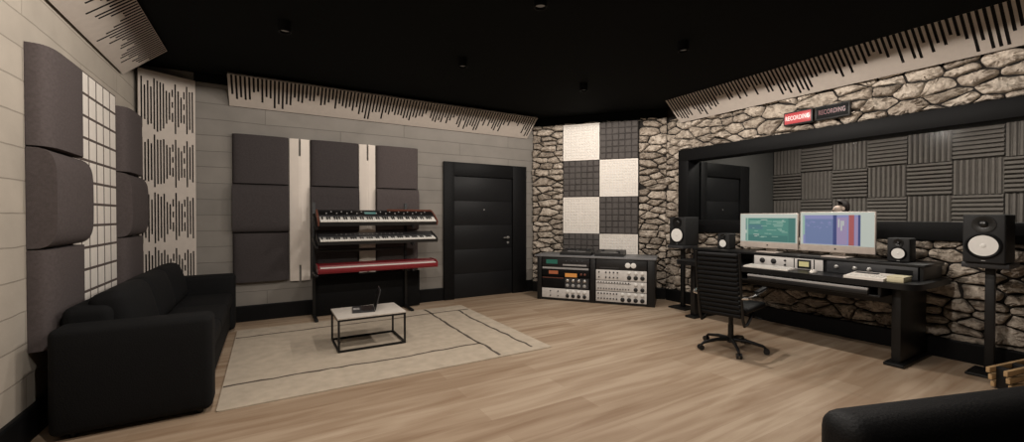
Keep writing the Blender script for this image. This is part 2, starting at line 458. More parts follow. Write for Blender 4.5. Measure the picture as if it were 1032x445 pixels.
# ---- black door in the back wall
def door(name, x0, x1, zt, xi0, xi1, zi, loc, rot, hinge_knob=True, leaf_y=-.012):
    d = MB()   # frame: two jambs and a head
    fr = .055
    d.span(x0, xi0, -fr, 0, 0, zt, .004); d.span(xi1, x1, -fr, 0, 0, zt, .004); d.span(xi0, xi1, -fr, 0, zi, zt, .004)
    fo = d.build(name, M['blackpaint'], loc=loc, rot=rot, kind='structure')
    l = MB(); n = 5; hh = (zi-.012)/n
    for k in range(n):
        l.span(xi0+.006, xi1-.006, leaf_y-.012, 0, .008+k*hh, .008+(k+1)*hh-.004, .001)
    l.span(xi0+.004, xi1-.004, leaf_y*.6, 0, .006, zi-.003)
    leaf = l.build('door_leaf', M['doorleaf'], fo)
    h = MB(); zz = 1.02; xx = xi1-.09
    h.cyl((xx, leaf_y-.012, zz), (xx, leaf_y-.02, zz), .026, seg=18)
    h.sweep([(xx, leaf_y-.02, zz), (xx, leaf_y-.06, zz), (xx-.02, leaf_y-.068, zz), (xx-.12, leaf_y-.068, zz)], .0095, 10)
    h.cyl((xx, leaf_y-.012, zz-.09), (xx, leaf_y-.018, zz-.09), .022, seg=18)
    h.build('door_handle', M['silver'], leaf)
    p = MB(); p.cyl(((xi0+xi1)/2, leaf_y-.012, 1.52), ((xi0+xi1)/2, leaf_y-.017, 1.52), .011, seg=14); p.build('peephole', M['silver'], leaf)
    return fo
door('door_1', 2.53, 4.15, 2.32, 2.715, 3.86, 2.09, (0, YB, 0), ROT_B)

# ================================================================== BOOTH behind the window
b = MB(); b.span(XR+.15, XB+.2, -1.2, 4.7, -.1, 0); b.build('floor_booth', M['boothgrey'], kind='structure')
b = MB(); b.span(XR+.15, XB+.2, -1.2, 4.7, 3.1, 3.2); b.build('ceiling_booth', M['ceil'], kind='structure')
b = MB(); b.span(XB+.06, XB+.2, -1.2, 4.7, 0, 3.1); b.build('wall_far', M['blackpaint'], kind='structure')
b = MB(); b.span(XR+.15, XB+.06, 4.5, 4.7, 0, 3.1); b.build('wall_booth_end', M['boothgrey'], kind='structure')
b = MB(); b.span(XR+.15, XB+.06, -1.2, -1.0, 0, 3.1); b.build('wall_booth_near', M['boothgrey'], kind='structure')
door('door_2', 6.30, 7.72, 2.32, 6.46, 7.44, 2.09, (0, 4.5, 0), ROT_B)
# window frame + pane + sill, in the right wall frame
b = MB(); F = .185; X0, X1 = lx(WY1), lx(WY0)
b.span(X0, X1, -.085, .20, WZ1-F, WZ1, .004); b.span(X0, X1, -.085, .20, WZ0, WZ0+F, .004)
b.span(X0, X0+F, -.085, .20, WZ0+F, WZ1-F, .004); b.span(X1-F, X1, -.085, .20, WZ0+F, WZ1-F, .004)
wf = b.build('window_1', M['blackpaint'], loc=(XR, 0, 0), rot=ROT_R, kind='structure')
b = MB(); b.span(X0+F-.01, X1-F+.01, .06, .07, WZ0+F-.01, WZ1-F+.01); b.build('pane', M['glass'], wf)

# ribbed foam tiles on the far wall of the booth
S = .4985
def foam_mesh():
    q = MB(); n = 8; h = S/2-.003; p = 2*h/n
    prof = []
    for k in range(n):
        x = -h+k*p
        prof += [(x, -.018), (x+p*.22, -.055), (x+p*.62, -.055), (x+p*.84, -.018)]
    prof += [(h, -.018), (h, 0), (-h, 0)]
    q.prism(prof, -h, h, 'z')     # x,y profile, ribs run upwards
    return q
ordn = ['first', 'second', 'third', 'fourth', 'fifth', 'sixth', 'seventh', 'eighth', 'ninth']
proto = None
for r_ in range(3):
    for c_ in range(8):
        y = 4.365-c_*S; z = 2.46-r_*S
        if c_ == 0: y = 4.5-S/2-.008; 
        else: y = 4.5-.008-S/2-c_*S
        up = (r_+c_) % 2 == 0
        if proto is None:
            o = foam_mesh().build('foam_tile', M['foam'], smooth=False); proto = o
        else:
            o = proto.copy(); COL.objects.link(o)
        o.location = (XB+.06, y, z); o.rotation_euler = (0, 0, ROT_R) if up else (R(90), 0, ROT_R)
        if not up:
            o.rotation_euler = (Matrix.Rotation(ROT_R, 3, 'Z') @ Matrix.Rotation(R(90), 3, 'Y')).to_euler()
        tag(o, 'foam tile with %s ribs behind the window, %s row down, %s from left' % ('upright' if up else 'level', ordn[r_], ordn[c_]), 'foam tile', 'ribbed foam tiles in the booth')

# ================================================================== slotted wave panels
def slotted(cols, W, H, depth=.02, th=.03):
    """cols: list of (x0,x1,[(z0,z1)..]) slots; front at y=-th, slots sunk by depth"""
    q = MB(); xs = [0]
    fy = -th; by = -th+depth
    def rect(xa, xb, za, zb, y, m): q.raw([(xa, y, za), (xb, y, za), (xb, y, zb), (xa, y, zb)], [[0, 1, 2, 3]], m)
    x = 0
    for (x0, x1, sl) in cols:
        if x0 > x: rect(x, x0, 0, H, fy, 0)
        z = 0
        for (a, c) in sl:
            if a > z: rect(x0, x1, z, a, fy, 0)
            rect(x0, x1, a, c, by, 1)
            for (p, r2) in (((x0, a), (x0, c)), ((x1, a), (x1, c)), ((x0, a), (x1, a)), ((x0, c), (x1, c))):
                q.raw([(p[0], fy, p[1]), (r2[0], fy, r2[1]), (r2[0], by, r2[1]), (p[0], by, p[1])], [[0, 1, 2, 3]], 1)
            z = c
        if z < H: rect(x0, x1, z, H, fy, 0)
        x = x1
    if x < W: rect(x, W, 0, H, fy, 0)
    q.raw([(0, fy, 0), (W, fy, 0), (W, 0, 0), (0, 0, 0), (0, fy, H), (W, fy, H), (W, 0, H), (0, 0, H)],
          [[0, 1, 2, 3], [4, 5, 6, 7], [0, 3, 7, 4], [1, 2, 6, 5], [3, 2, 6, 7]], 0)
    return q
def wave_cols(W, H, pitch, seed):
    rnd = random.Random(seed); cols = []; x = .03; i = 0
    while x+pitch*.55 < W-.02:
        ph = x*4.2
        base = .60+.13*math.sin(ph)+.10*math.sin(ph*2.7+1)+rnd.uniform(-.20, .20)
        f = max(.30, min(.92, base))
        if True: cols.append((x, x+pitch*.50, [(H*(1-f), H-.004)]))
        x += pitch
    return cols
TO, TU = .36, .31   # sloped boards: how far they stand out at the top, how far they rise
SL = math.hypot(TO, TU); ANG = math.atan2(TO, TU)
def sloped(W, loc, rotz, seed, label):
    q = slotted(wave_cols(W, SL, .047, seed), W, SL)
    o = q.build('wave_panel', [M['board'], M['slot']], smooth=False)
    o.location = loc
    o.rotation_euler = (Matrix.Rotation(rotz, 3, 'Z') @ Matrix.Rotation(ANG, 3, 'X')).to_euler()
    tag(o, label, 'acoustic panel', 'sloped wave panels under the ceiling')
    return o
sloped(4.18+.42, (-.42, YB-.005, 2.87), ROT_B, 3, 'long sloped cream panel with black slots above the keyboards and door')
sloped(4.45+1.2, (XR-.085, 4.45, 2.935), ROT_R, 5, 'long sloped cream panel with black slots above the stone wall and window')
sloped(5.79+1.2, (XL+.005, -1.2, 2.90), ROT_L, 9, 'sloped cream panel with black slots above the left wall by the sofa')
# upright wave panel across the left back corner
PA, PB = Vector((XL+.03, 6.30)), Vector((-.79, YB-.03))
pd = PB-PA; PW = pd.length; prot = math.atan2(pd.y, pd.x)
rnd = random.Random(4); cols = []; n = 18; pit = (PW-.03)/n
amp = [1.0, .78, .9, .72, 1.02, .95, .9, .97, .70, .6, .35, 1.02, .72, .55, .35, .95, .78, .9]
for k in range(n):
    sl = []
    for t in range(4):
        c0 = .33+t*.66; hl = .285*amp[k]*(1+rnd.uniform(-.08, .08))
        if amp[k] < .4:
            sl += [(c0-.17, c0-.06), (c0+.0, c0+.07), (c0+.13, c0+.22)]
        else: sl.append((c0-hl+rnd.uniform(-.03, .03), c0+hl))
    sl = [(max(.02, a), c) for a, c in sl if c < 2.68]
    cols.append((.02+k*pit, .02+k*pit+pit*.52, sl))
o = slotted(cols, PW, 2.70).build('wave_panel', [M['board'], M['slot']], smooth=False, loc=(PA.x, PA.y, .40), rot=prot)
tag(o, 'tall upright cream panel with black wave slots across the corner behind the sofa', 'acoustic panel')

# ================================================================== padded fabric panels
def pad_mesh(w, h, D, bulge):
    """rounded across: bulge 'x' = curves from left to right, 'z' = curves from top to bottom"""
    q = MB(); n = 18; prof = []
    half = (w if bulge == 'x' else h)/2
    for k in range(n+1):
        a = math.pi*k/n
        c, s_ = math.cos(a), math.sin(a); e = .42
        prof.append((-half*math.copysign(abs(c)**e, c), -.012-D*abs(s_)**.62))
    prof = [(-half, 0)]+prof+[(half, 0)]
    oh = (h if bulge == 'x' else w)/2
    if bulge == 'x': q.prism(prof, -oh, oh, 'z')
    else: q.prism([(y, z) for z, y in prof], -oh, oh, 'x')
    return q
PH = .655
meshes = {k: None for k in 'xz'}
def pad(x, z, where, rot, label, bulge, D=.10, group=None, m='fabric'):
    q = pad_mesh(.65, .645, D if bulge == 'x' else D+.025, bulge)
    o = q.build('fabric_panel', M[m], loc=where(x, z), rot=rot, angle=42)
    tag(o, label, 'acoustic panel', group)
rows = [(2.49-PH/2, 'top', 'x'), (2.49-PH*1.5, 'middle', 'z'), (2.49-PH*2.5, 'bottom', 'x')]
colsb = [(-.07, 'left of the wide white strip', 'fabric'), (.856, 'between the two white strips', 'fabric'), (1.765, 'right of the narrower white strip', 'fabriclight')]
for cx, where_, m_ in colsb:
    for z, rn, bu in rows:
        pad(cx, z, lambda x, z_: on_back(x, z_, .002), ROT_B, '%s charcoal fabric panel on the back wall, %s' % (rn, where_), bu, .075, 'padded fabric panels on the back wall', m_)
for cy, where_ in ((4.125, 'nearest the camera'), (5.86, 'beyond the white grid panel')):
    for z, rn, bu in rows:
        pad(cy, z+.01, lambda x, z_: on_left(x, z_, .002), ROT_L, '%s charcoal fabric panel on the left wall, %s' % (rn, where_), bu, .105, 'padded fabric panels on the left wall', 'fabriclight')

# white folded strips between the padded panels
def strip(x0, x1, label):
    w = x1-x0; q = MB(); z0, z1 = .50, 2.485; c = w/2
    # two boards meeting in a shallow ridge, a slot at the top and the bottom of the seam
    for sgn in (0, 1):
        a, e = (0, c-.013) if sgn == 0 else (c+.013, w)
        ya, ye = (-.03, -.055) if sgn == 0 else (-.055, -.03)
        q.prism([(a, 0), (a, ya), (e, ye), (e, 0)], z0, z1, 'z')
    q.prism([(c-.013, 0), (c-.013, -.052), (c+.013, -.052), (c+.013, 0)], z0+.22, z1-.24, 'z')
    o = q.build('wall_strip', M['strip'], loc=(x0, YB-.001, 0), smooth=False)
    tag(o, label, 'wall panel', 'white upright strips on the back wall')
strip(.268, .520, 'wide white upright strip nearer the sofa, reaching below the keyboards')
strip(1.192, 1.428, 'white upright strip above the middle of the keyboards')

# grid of square tiles
def grid_tile(w, h, nx, nz, d, gap, base=.02, cell=None, vary=None, m=(0, 1), org=(0, 0), frame=0):
    q = MB(); x0, z0 = org
    q.span(x0, x0+w, -base, 0, z0, z0+h, m=m[1])
    if frame:
        for (a, b_, c, e) in ((0, w, 0, frame), (0, w, h-frame, h), (0, frame, frame, h-frame), (w-frame, w, frame, h-frame)):
            q.span(x0+a, x0+b_, -base-d, -base+.001, z0+c, z0+e, m=m[0])
    cw, ch = (w-2*frame)/nx, (h-2*frame)/nz
    for i in range(nx):
        for j in range(nz):
            g = gap[(i % 2)] if isinstance(gap, tuple) else gap
            xa, xb = x0+frame+i*cw+gap/2, x0+frame+(i+1)*cw-gap/2; za, zb = z0+frame+j*ch+gap/2, z0+frame+(j+1)*ch-gap/2
            y0, y1 = -base, -base-d*(1 if vary is None else vary[(i*7+j*3) % len(vary)]); bv = min(cw, ch)*.10
            q.raw([(xa, y0, za), (xb, y0, za), (xb, y0, zb), (xa, y0, zb), (xa+bv, y1, za+bv), (xb-bv, y1, za+bv), (xb-bv, y1, zb-bv), (xa+bv, y1, zb-bv)],
                  [[0, 1, 5, 4], [1, 2, 6, 5], [2, 3, 7, 6], [3, 0, 4, 7], [4, 5, 6, 7]], m[0])
    return q
o = grid_tile(1.085, 1.98, 6, 11, .0015, .022).build('grid_panel', [M['whitetile'], M['whitegap']], loc=on_left(4.455, .605, .002), rot=ROT_L, smooth=False)
tag(o, 'tall white panel of square tiles on the left wall between the charcoal panels', 'wall panel')
TS = .655
words_l = [('white', 'top'), ('dark', 'second'), ('white', 'third'), ('dark', 'bottom')]
for k in range(4):
    z = 3.06-(k+1)*TS
    for c_ in (0, 1):
        white = (k+c_) % 2 == 0
        q = grid_tile(TS-.006, TS-.006, 12 if white else 6, 12 if white else 6, .008 if white else .014, .006 if white else .010, .085, vary=None if white else (1, .6, 1, .75, .5), frame=.03 if white else 0)
        o = q.build('diffuser_tile', [M['whitetile'], M['cone']] if white else [M['darktile'], M['darkgap']], loc=on_corner(.60+c_*TS+.003, z+.003, .001), rot=ROT_C, smooth=False)
        tag(o, '%s square diffuser tile on stone, %s of the %s column' % ('white' if white else 'dark grey', ['top', 'second from the top', 'third from the top', 'lowest'][k], ['left', 'right'][c_]), 'diffuser', 'checkerboard of diffuser tiles')

# ================================================================== recording signs
def text_part(name, s_, size, m, parent, loc, rot=(R(90), 0, 0), ext=.003):
    cu = bpy.data.curves.new('txt', 'FONT'); cu.body = s_; cu.size = size; cu.align_x = 'CENTER'; cu.align_y = 'CENTER'; cu.extrude = ext; cu.space_character = 1.08
    to = bpy.data.objects.new('txt', cu); COL.objects.link(to)
    dg = bpy.context.evaluated_depsgraph_get()
    me = bpy.data.meshes.new_from_object(to.evaluated_get(dg))
    bpy.data.objects.remove(to)
    me.materials.clear(); me.materials.append(m)
    o = bpy.data.objects.new(name, me); COL.objects.link(o); o.parent = parent; o.location = loc; o.rotation_euler = rot
    return o
def sign(y0, y1, label, lit):
    w = y0-y1; t = thing('recording_sign', label, 'sign', on_right(y0, 2.56, .075), ROT_R, 'recording signs above the window')
    q = MB(); q.span(0, w, -.05, .02, 0, .165, .006); q.build('sign_box', M['blackplastic'], t)
    q = MB(); q.span(.016, w-.016, -.056, -.049, .016, .149, .002); q.build('sign_face', E['red'] if lit else M['blackpaint'], t)
    text_part('lettering', 'RECORDING', .078, E['white'] if lit else E['dimred'], t, (w/2, -.058, .0825)).scale = (.58, 1, 1)
sign(2.875, 2.545, 'lit red RECORDING sign on the stone above the window', True)
sign(2.515, 2.165, 'unlit dark RECORDING sign with dim red letters above the window', False)

# ================================================================== rug and coffee table
q = MB()
def rr(x0, x1, y0, y1, r):
    pts = []
    for (cx, cy, a0) in ((x1-r, y1-r, 0), (x0+r, y1-r, 90), (x0+r, y0+r, 180), (x1-r, y0+r, 270)):
        for k in range(4): pts.append((cx+r*math.cos(R(a0+k*30)), cy+r*math.sin(R(a0+k*30))))
    return pts
q.prism(rr(-.325, 2.62, 3.62, 6.05, .02), 0, .010, 'z', 0)
def rline(p0, p1, w, seed):
    rn = random.Random(seed); n = 26; p0 = Vector(p0); p1 = Vector(p1); d = (p1-p0); L_ = d.length; d.normalize(); nn = Vector((-d.y, d.x)); vs = []; off = 0
    for k in range(n+1):
        off = off*.75+rn.uniform(-.015, .015); c = p0+d*L_*k/n+nn*off; ww = w*rn.uniform(.7, 1.2)
        vs += [(c.x-nn.x*ww, c.y-nn.y*ww, .0112), (c.x+nn.x*ww, c.y+nn.y*ww, .0112)]
    q.raw(vs, [[2*k, 2*k+1, 2*k+3, 2*k+2] for k in range(n)], 1)
rline((-.32, 4.12), (2.02, 4.10), .016, 1); rline((-.32, 5.68), (2.60, 5.72), .016, 2)
rline((2.00, 3.66), (2.03, 6.02), .016, 3); rline((2.42, 3.72), (2.43, 5.74), .016, 4)
o = q.build('rug', [M['rug'], M['rugline']], smooth=False); tag(o, 'large beige rug with thin dark border lines on the wooden floor', 'rug')

TT = thing('coffee_table', 'small coffee table with pale top and black metal frame on the rug', 'table', (.61, 4.53, .012), 0)
q = MB(); q.span(-.004, .70, -.004, .534, .335, .352, .003); q.build('table_top', M['tabletop'], TT)
bt = .02
lg = None
for (x, y) in ((0, 0), (.676, 0), (0, .51), (.676, .51)):
    if lg is None:
        q = MB(); q.span(0, bt, 0, bt, 0, .315, .002); lg = q.build('leg', M['blackmetal'], TT, loc=(x, y, 0))
    else: put(lg, TT, (x, y, 0))
def rails(name, z):
    q = MB()
    for (xa, xb, ya, yb_) in ((bt, .676, 0, bt), (bt, .676, .51, .53), (0, bt, bt, .51), (.676, .696, bt, .51)): q.span(xa, xb, ya, yb_, z, z+.02)
    q.build(name, M['blackmetal'], TT, smooth=False)
rails('lower_frame', .0)
q = MB()
for (xa, xb, ya, yb_) in ((0, .696, 0, bt), (0, .696, .51, .53), (0, bt, bt, .51), (.676, .696, bt, .51)): q.span(xa, xb, ya, yb_, .315, .335)
q.build('upper_frame', M['blackmetal'], TT, smooth=False)

LT = thing('laptop', 'open dark laptop on the coffee table', 'laptop', (.92, 4.83, .3645), R(-99))
q = MB(); q.span(-.16, .16, -.12, .11, 0, .014, .004, m=0); q.build('laptop_base', M['greyplastic'], LT)
q = MB()
for i in range(12):
    for j in range(4): q.span(-.145+i*.0245, -.145+i*.0245+.020, -.02+j*.027, -.02+j*.027+.022, .014, .0165)
q.build('keyboard', M['blackkey'], LT, smooth=False)
q = MB(); q.span(-.05, .05, -.11, -.045, .0142, .0152); q.build('touchpad', M['midpanel'], LT, smooth=False)
q = MB(); q.span(-.16, .16, -.006, .004, 0, .225, .004); lid = q.build('laptop_lid', M['greyplastic'], LT, loc=(0, .115, .012), rot=(R(-14), 0, 0))
q = MB(); q.span(-.148, .148, -.0075, -.006, .014, .213); q.build('display', M['blackkey'], lid, smooth=False)

# ================================================================== sofas
def cushion(q, x0, x1, y0, y1, z0, z1, bev=.05, puff=.02, m=0):
    bm = bmesh.new(); bmesh.ops.create_cube(bm, size=1)
    d = (x1-x0, y1-y0, z1-z0)
    for v in bm.verts: v.co = Vector((v.co.x*d[0], v.co.y*d[1], v.co.z*d[2]))
    bmesh.ops.bevel(bm, geom=bm.edges[:], offset=min(bev, min(d)*.45), segments=4, profile=.5, affect='EDGES')
    bmesh.ops.subdivide_edges(bm, edges=[e for e in bm.edges if e.calc_length() > .2], cuts=5, use_grid_fill=True)
    ax = min(range(3), key=lambda i: d[i])
    o1, o2 = [i for i in range(3) if i != ax]
    for v in bm.verts:
        u, w = v.co[o1]/(d[o1]/2), v.co[o2]/(d[o2]/2)
        s_ = max(0, 1-u*u)*max(0, 1-w*w)
        v.co[ax] += math.copysign(puff*s_, v.co[ax]) if abs(v.co[ax]) > d[ax]*.2 else 0
    q._bm(bm, m, Matrix.Translation(((x0+x1)/2, (y0+y1)/2, (z0+z1)/2)))
# sofa along the left wall: local x = length (world +y), local y = into the wall (world -x)
SF = thing('sofa', 'large black sofa along the left wall', 'sofa', (XL+.135, 3.62, 0), ROT_L)
SLEN, SD = 2.64, .83       # length and depth; local y from -SD to 0
q = MB(); q.span(.03, SLEN-.03, -SD+.05, -.02, .06, .34, .02); q.build('sofa_base', M['sofa'], SF)
for x0 in (0, SLEN-.24):
    q = MB(); cushion(q, x0, x0+.24, -SD, 0, .03, .70, .045, .012); q.build('armrest', M['sofa'], SF)
q = MB(); cushion(q, .2, SLEN-.2, -.26, .0, .05, .80, .06, .01); q.build('backrest', M['sofa'], SF)
cw = (SLEN-.48)/3
for k in range(3):
    q = MB(); cushion(q, .242+k*cw, .238+(k+1)*cw, -SD+.02, -.24, .34, .49, .045, .02); q.build('seat_cushion', M['sofa'], SF)
for k in range(3):
    q = MB(); cushion(q, 0, cw-.01, -.10, .10, 0, .42, .07, .05)
    q.build('back_cushion', M['sofa'], SF, loc=(.245+k*cw, -.30, .47), rot=(R(-14), 0, 0))
ft = None
for (x, y) in ((.08, -SD+.08), (SLEN-.08, -SD+.08), (.08, -.1), (SLEN-.08, -.1)):
    if ft is None: q = MB(); q.cyl((0, 0, 0), (0, 0, .07), .022, .03, 12); ft = q.build('foot', M['blackmetal'], SF, loc=(x, y, 0))
    else: put(ft, SF, (x, y, 0))
# black sofa in the near right corner: its back towards the desk
HS = R(-18)
S2 = thing('sofa', 'black leather sofa cut off by the bottom right corner, back towards the desk', 'sofa', (1.915, .805, 0), HS)
q = MB(); q.box((.93, -.095, .345), (1.96, .19, .62), .075, 6); q.build('backrest', M['leather'], S2)
q = MB(); q.span(.02, 1.88, -.80, -.17, .07, .30, .03); q.build('sofa_base', M['leather'], S2)
for k in range(2):
    q = MB(); cushion(q, .17+k*.84, .17+(k+1)*.84-.008, -.82, -.175, .30, .43, .04, .015); q.build('seat_cushion', M['leather'], S2)
for (x0, x1) in ((.0, .165), (1.735, 1.9)):
    q = MB(); q.box(((x0+x1)/2, -.51, .30), (x1-x0, .62, .50), .045, 4); q.build('armrest', M['leather'], S2)
ft = None
for (x, y) in ((.1, -.08), (1.8, -.08), (.1, -.72), (1.8, -.72)):
    if ft is None: q = MB(); q.cyl((0, 0, 0), (0, 0, .08), .02, .028, 12); ft = q.build('foot', M['blackmetal'], S2, loc=(x, y, 0))
    else: put(ft, S2, (x, y, 0))

# slatted pallet by the right speaker stand
PL = thing('slatted_crate', 'low narrow crate of pale wooden slats on the floor before the right speaker stand', 'crate', (5.02, .855, 0), R(-11))
for k in range(3):
    q = MB(); q.span(.07-k*.035, .62, -.012, .012, .012+k*.062, .012+k*.062+.042, .003); q.build('slat', M['pinewood'], PL)
    q = MB(); q.span(.07-k*.035, .62, .088, .112, .012+k*.062, .012+k*.062+.042, .003); q.build('slat', M['pinewood'], PL)
for x in (.09, .33, .56):
    q = MB(); q.span(x, x+.045, .0125, .0875, 0, .178, .003); q.build('bearer', M['blackwood'], PL)

# ================================================================== keyboards on the wall stand
def keyboard(label, mats_, L, D, H, loc, tilt, wood=False, single=False, name='synthesizer', keyfrac=.45):
    t = thing(name, label, 'keyboard', loc, (tilt, 0, 0), 'keyboards on the wall stand')
    # body: front lip low, key bed, raised panel at the back
    kd = D*keyfrac
    q = MB()
    q.prism([(0, 0), (D, 0), (D, H), (kd+.015, H*.92), (kd, H*.62), (.02, H*.62), (.0, H*.55)], .02, L-.02, 'x'); q.build('body', mats_[0], t)
    for x0 in (0, L-.02):
        q = MB(); q.prism([(-.004, 0), (D+.002, 0), (D+.002, H+.006), (kd, H+.004), (.02, H*.8), (-.004, H*.7)], x0, x0+.02, 'x'); q.build('end_cheek', mats_[1], t)
    nw = 52; kw = (L-.06)/nw; z = H*.62
    if single:
        q = MB()
        for k in range(nw): q.span(.03+k*kw+.0006, .03+(k+1)*kw-.0006, .006, kd-.006, z, z+.014)
        q.build('keybed', M['whitekey'], t, smooth=False)
    else:
        q = MB(); q.span(.0006, kw-.0006, .004, kd-.006, 0, .014, .002); wk = q.build('white_key', M['whitekey'], t, loc=(.03, 0, z))
        for k in range(1, nw): put(wk, t, (.03+k*kw, 0, z))
        q = MB(); q.prism([(.0+kd*.40, 0), (kd-.008, 0), (kd-.008, .012), (kd*.43, .010)], -kw*.29, kw*.29, 'x'); bk = None
        for k in range(nw-1):
            if (k % 7) in (1, 4): continue
            if bk is None: bk = q.build('black_key', M['blackkey'], t, loc=(.03+(k+1)*kw, 0, z+.014), smooth=False)
            else: put(bk, t, (.03+(k+1)*kw, 0, z+.014))
    return t, kd
KX, KL = .565, 1.645
# tilt: the front edge is lowest
t, kd = keyboard('black keyboard with reddish wood end, topmost on the wall stand', (M['blackplastic'], M['woodbrown']), KL, .32, .085, (KX, 5.985, 1.275), R(26))
q = MB(); q.span(.03, KL-.03, kd+.03, .30, .0815, .0835); pn = q.build('control_panel', M['blackpaint'], t, smooth=False)
q = MB(); q.span(.95, KL-.02, .285, .319, .082, .105, .004); q.build('wood_rail', M['woodbrown'], t)
q = MB(); q.lathe([(.009, 0), (.009, .010), (.007, .013)], axis='z', seg=12); kn = None
for k in range(22):
    x = .12+k*.066
    if 7 < k < 10: continue
    if kn is None: kn = q.build('knob', M['midpanel'], t, loc=(x, kd+.06+(k % 2)*.05, .083))
    else: put(kn, t, (x, kd+.06+(k % 2)*.05, .083))
q = MB(); q.span(.62, .78, kd+.05, kd+.11, .083, .085); q.build('screen', E['tealdark'], t, smooth=False)
t, kd = keyboard('black keyboard in the middle of the wall stand', (M['blackplastic'], M['blackplastic']), KL, .30, .075, (KX, 5.985, 1.02), R(16))
q = MB(); q.span(.03, KL-.03, kd+.03, .28, .0715, .074); q.build('control_panel', M['greyplastic'], t, smooth=False)
q = MB(); q.span(0, .010, 0, .028, 0, .008, .001); sl = None
for k in range(16):
    if sl is None: sl = q.build('slider', M['midpanel'], t, loc=(.25+k*.06, kd+.06, .074))
    else: put(sl, t, (.25+k*.06, kd+.06, .074))
t, kd = keyboard('red keyboard, lowest on the wall stand', (M['red'], M['red']), KL, .30, .105, (KX, 5.975, .645), R(0.6), single=True, name='stage_piano', keyfrac=.24)
q = MB(); q.span(.04, KL-.04, kd+.03, .285, .103, .1065); q.build('control_panel', M['red'], t, smooth=False)
q = MB(); q.span(.005, KL-.005, -.012, .004, .012, .068, .008); q.build('front_rail', M['red'], t)
# the stand
KS = thing('keyboard_stand', 'black three tier keyboard stand against the back wall', 'stand', (0, 0, 0))
for x in (.55, 1.83):
    q = MB(); q.span(x-.02, x+.02, 6.34, 6.38, 0, 1.60, .004); up = q.build('upright', M['blackmetal'], KS)
    q = MB(); q.span(x-.022, x+.022, 6.0, 6.56, .011, .041, .006); q.build('foot', M['blackmetal'], KS)
    for (z, tl, dz) in ((1.275, R(26), .34), (1.02, R(16), .31), (.645, R(0.6), .31)):
        q = MB(); q.box((0, dz/2+.0, -.0175), (.036, dz+.10, .03), .004, T=None)
        q.build('arm', M['blackmetal'], KS, loc=(x, 5.985, z-.003), rot=(tl, 0, 0))
q = MB(); q.span(.57, 1.81, 6.35, 6.37, .90, .94, .003); q.build('crossbar', M['blackmetal'], KS)
q = MB(); q.span(.56, 2.06, 6.385, 6.41, .011, .56, .004); q.build('low_dark_sheet', M['blackpaint'], KS)  # dark sheet standing low behind the keyboards

# ================================================================== rack cabinet along the angled wall
RC = thing('rack_cabinet', 'low black two bay rack cabinet below the checkerboard tiles', 'cabinet', (3.955, 5.895, 0), math.atan2(4.40-5.89, 5.12-3.95))
RL, RD, RH = 1.90, .60, .755
q = MB()
q.span(0, .075, 0, RD, 0, RH-.03, .004); q.span(.90, .985, 0, RD, 0, RH-.03, .004); q.span(RL-.11, RL, 0, RD, 0, RH-.03, .004)
q.span(.075, RL-.11, RD-.02, RD, .03, RH-.03); q.span(.075, RL-.11, .01, RD-.02, .0, .035)
q.build('cabinet_body', M['blackwood'], RC)
q = MB(); q.span(-.03, RL+.02, -.02, RD+.02, RH-.03, RH, .005); q.build('cabinet_top', M['sheenwood'], RC)
RACK_ROT = RC.rotation_euler.z
Rm = Matrix.Translation(RC.location) @ Matrix.Rotation(RACK_ROT, 4, 'Z')
def rp(x, y, z): return tuple(Rm @ Vector((x, y, z)))
RG = 'rack units in the low cabinet'
def rack_unit(x0, x1, z0, z1, face, label, cat='audio unit'):
    t = thing('rack_unit', label, cat, rp(x0, .0, z0), RACK_ROT, RG)
    w, h = x1-x0, z1-z0
    q = MB(); q.span(.012, w-.012, .016, .36, .004, h-.004); q.build('chassis', M['blackmetal'], t)
    q = MB(); q.span(.002, w-.002, .004, .016, .002, h-.002, .0015); q.build('face_plate', face, t)
    return t, w, h
knob_protos = {}
def knob(t, x, z, r, m, y=.004, name='knob'):
    key = (round(r, 4), m.name, name)
    if key not in knob_protos:
        q = MB(); q.lathe([(r*1.15, 0), (r*1.1, .004), (r*.9, .006), (r*.82, .020), (r*.6, .023)], (0, 0, 0), '-y', 14)
        knob_protos[key] = q.build(name, m, t, loc=(x, y, z))
    else: put(knob_protos[key], t, (x, y, z))
def plate(t, name, x0, x1, z0, z1, m, y0=.0042, d=.003):
    q = MB(); q.span(x0, x1, y0-d, y0, z0, z1); return q.build(name, m, t, smooth=False)
LX0, LX1 = .085, .89; RX0, RX1 = .995, RL-.12
# left bay
t, w, h = rack_unit(LX0, LX1, .565, .715, M['blackplastic'], 'top black unit with a green display in the left rack bay')
plate(t, 'display', .075, .27, .045, .115, E['ltgreen']); plate(t, 'button_strip', .36, .76, .02, .045, M['midpanel'])
for k in range(4): knob(t, .42+k*.09, .095, .014, M['greyplastic'])
t, w, h = rack_unit(LX0, LX1, .40, .56, M['blackpaint'], 'black unit with an orange display and silver top edge in the left rack bay')
plate(t, 'trim_strip', .01, .79, .125, .155, M['midpanel']); plate(t, 'display', .12, .28, .04, .095, E['orange'])
plate(t, 'meter', .40, .60, .0, .062, E['amber'])
for k in range(2): knob(t, .67+k*.06, .05, .018, M['woodbrown'])
t, w, h = rack_unit(LX0, LX1, .205, .395, M['blackpaint'], 'dark unit with silver and black knob columns in the left rack bay')
plate(t, 'trim_strip', .01, .37, .165, .178, M['woodbrown'])
plate(t, 'sub_panel', .40, .79, .012, .175, M['greyplastic'])
for k in range(4):
    knob(t, .44+k*.095, .135, .024, M['silver']); knob(t, .44+k*.095, .055, .026, M['midpanel'])
t, w, h = rack_unit(LX0, LX1, .04, .20, M['lightpanel'], 'light grey unit with four knobs on its right, bottom of the left rack bay')
for k in range(4):
    knob(t, .44+k*.095, .118, .027, M['cone']); knob(t, .44+k*.095, .045, .027, M['blackplastic'])
for k in range(2):
    for j in range(2): knob(t, .15+k*.13, .04+j*.075, .009, M['blackplastic'], name='button')
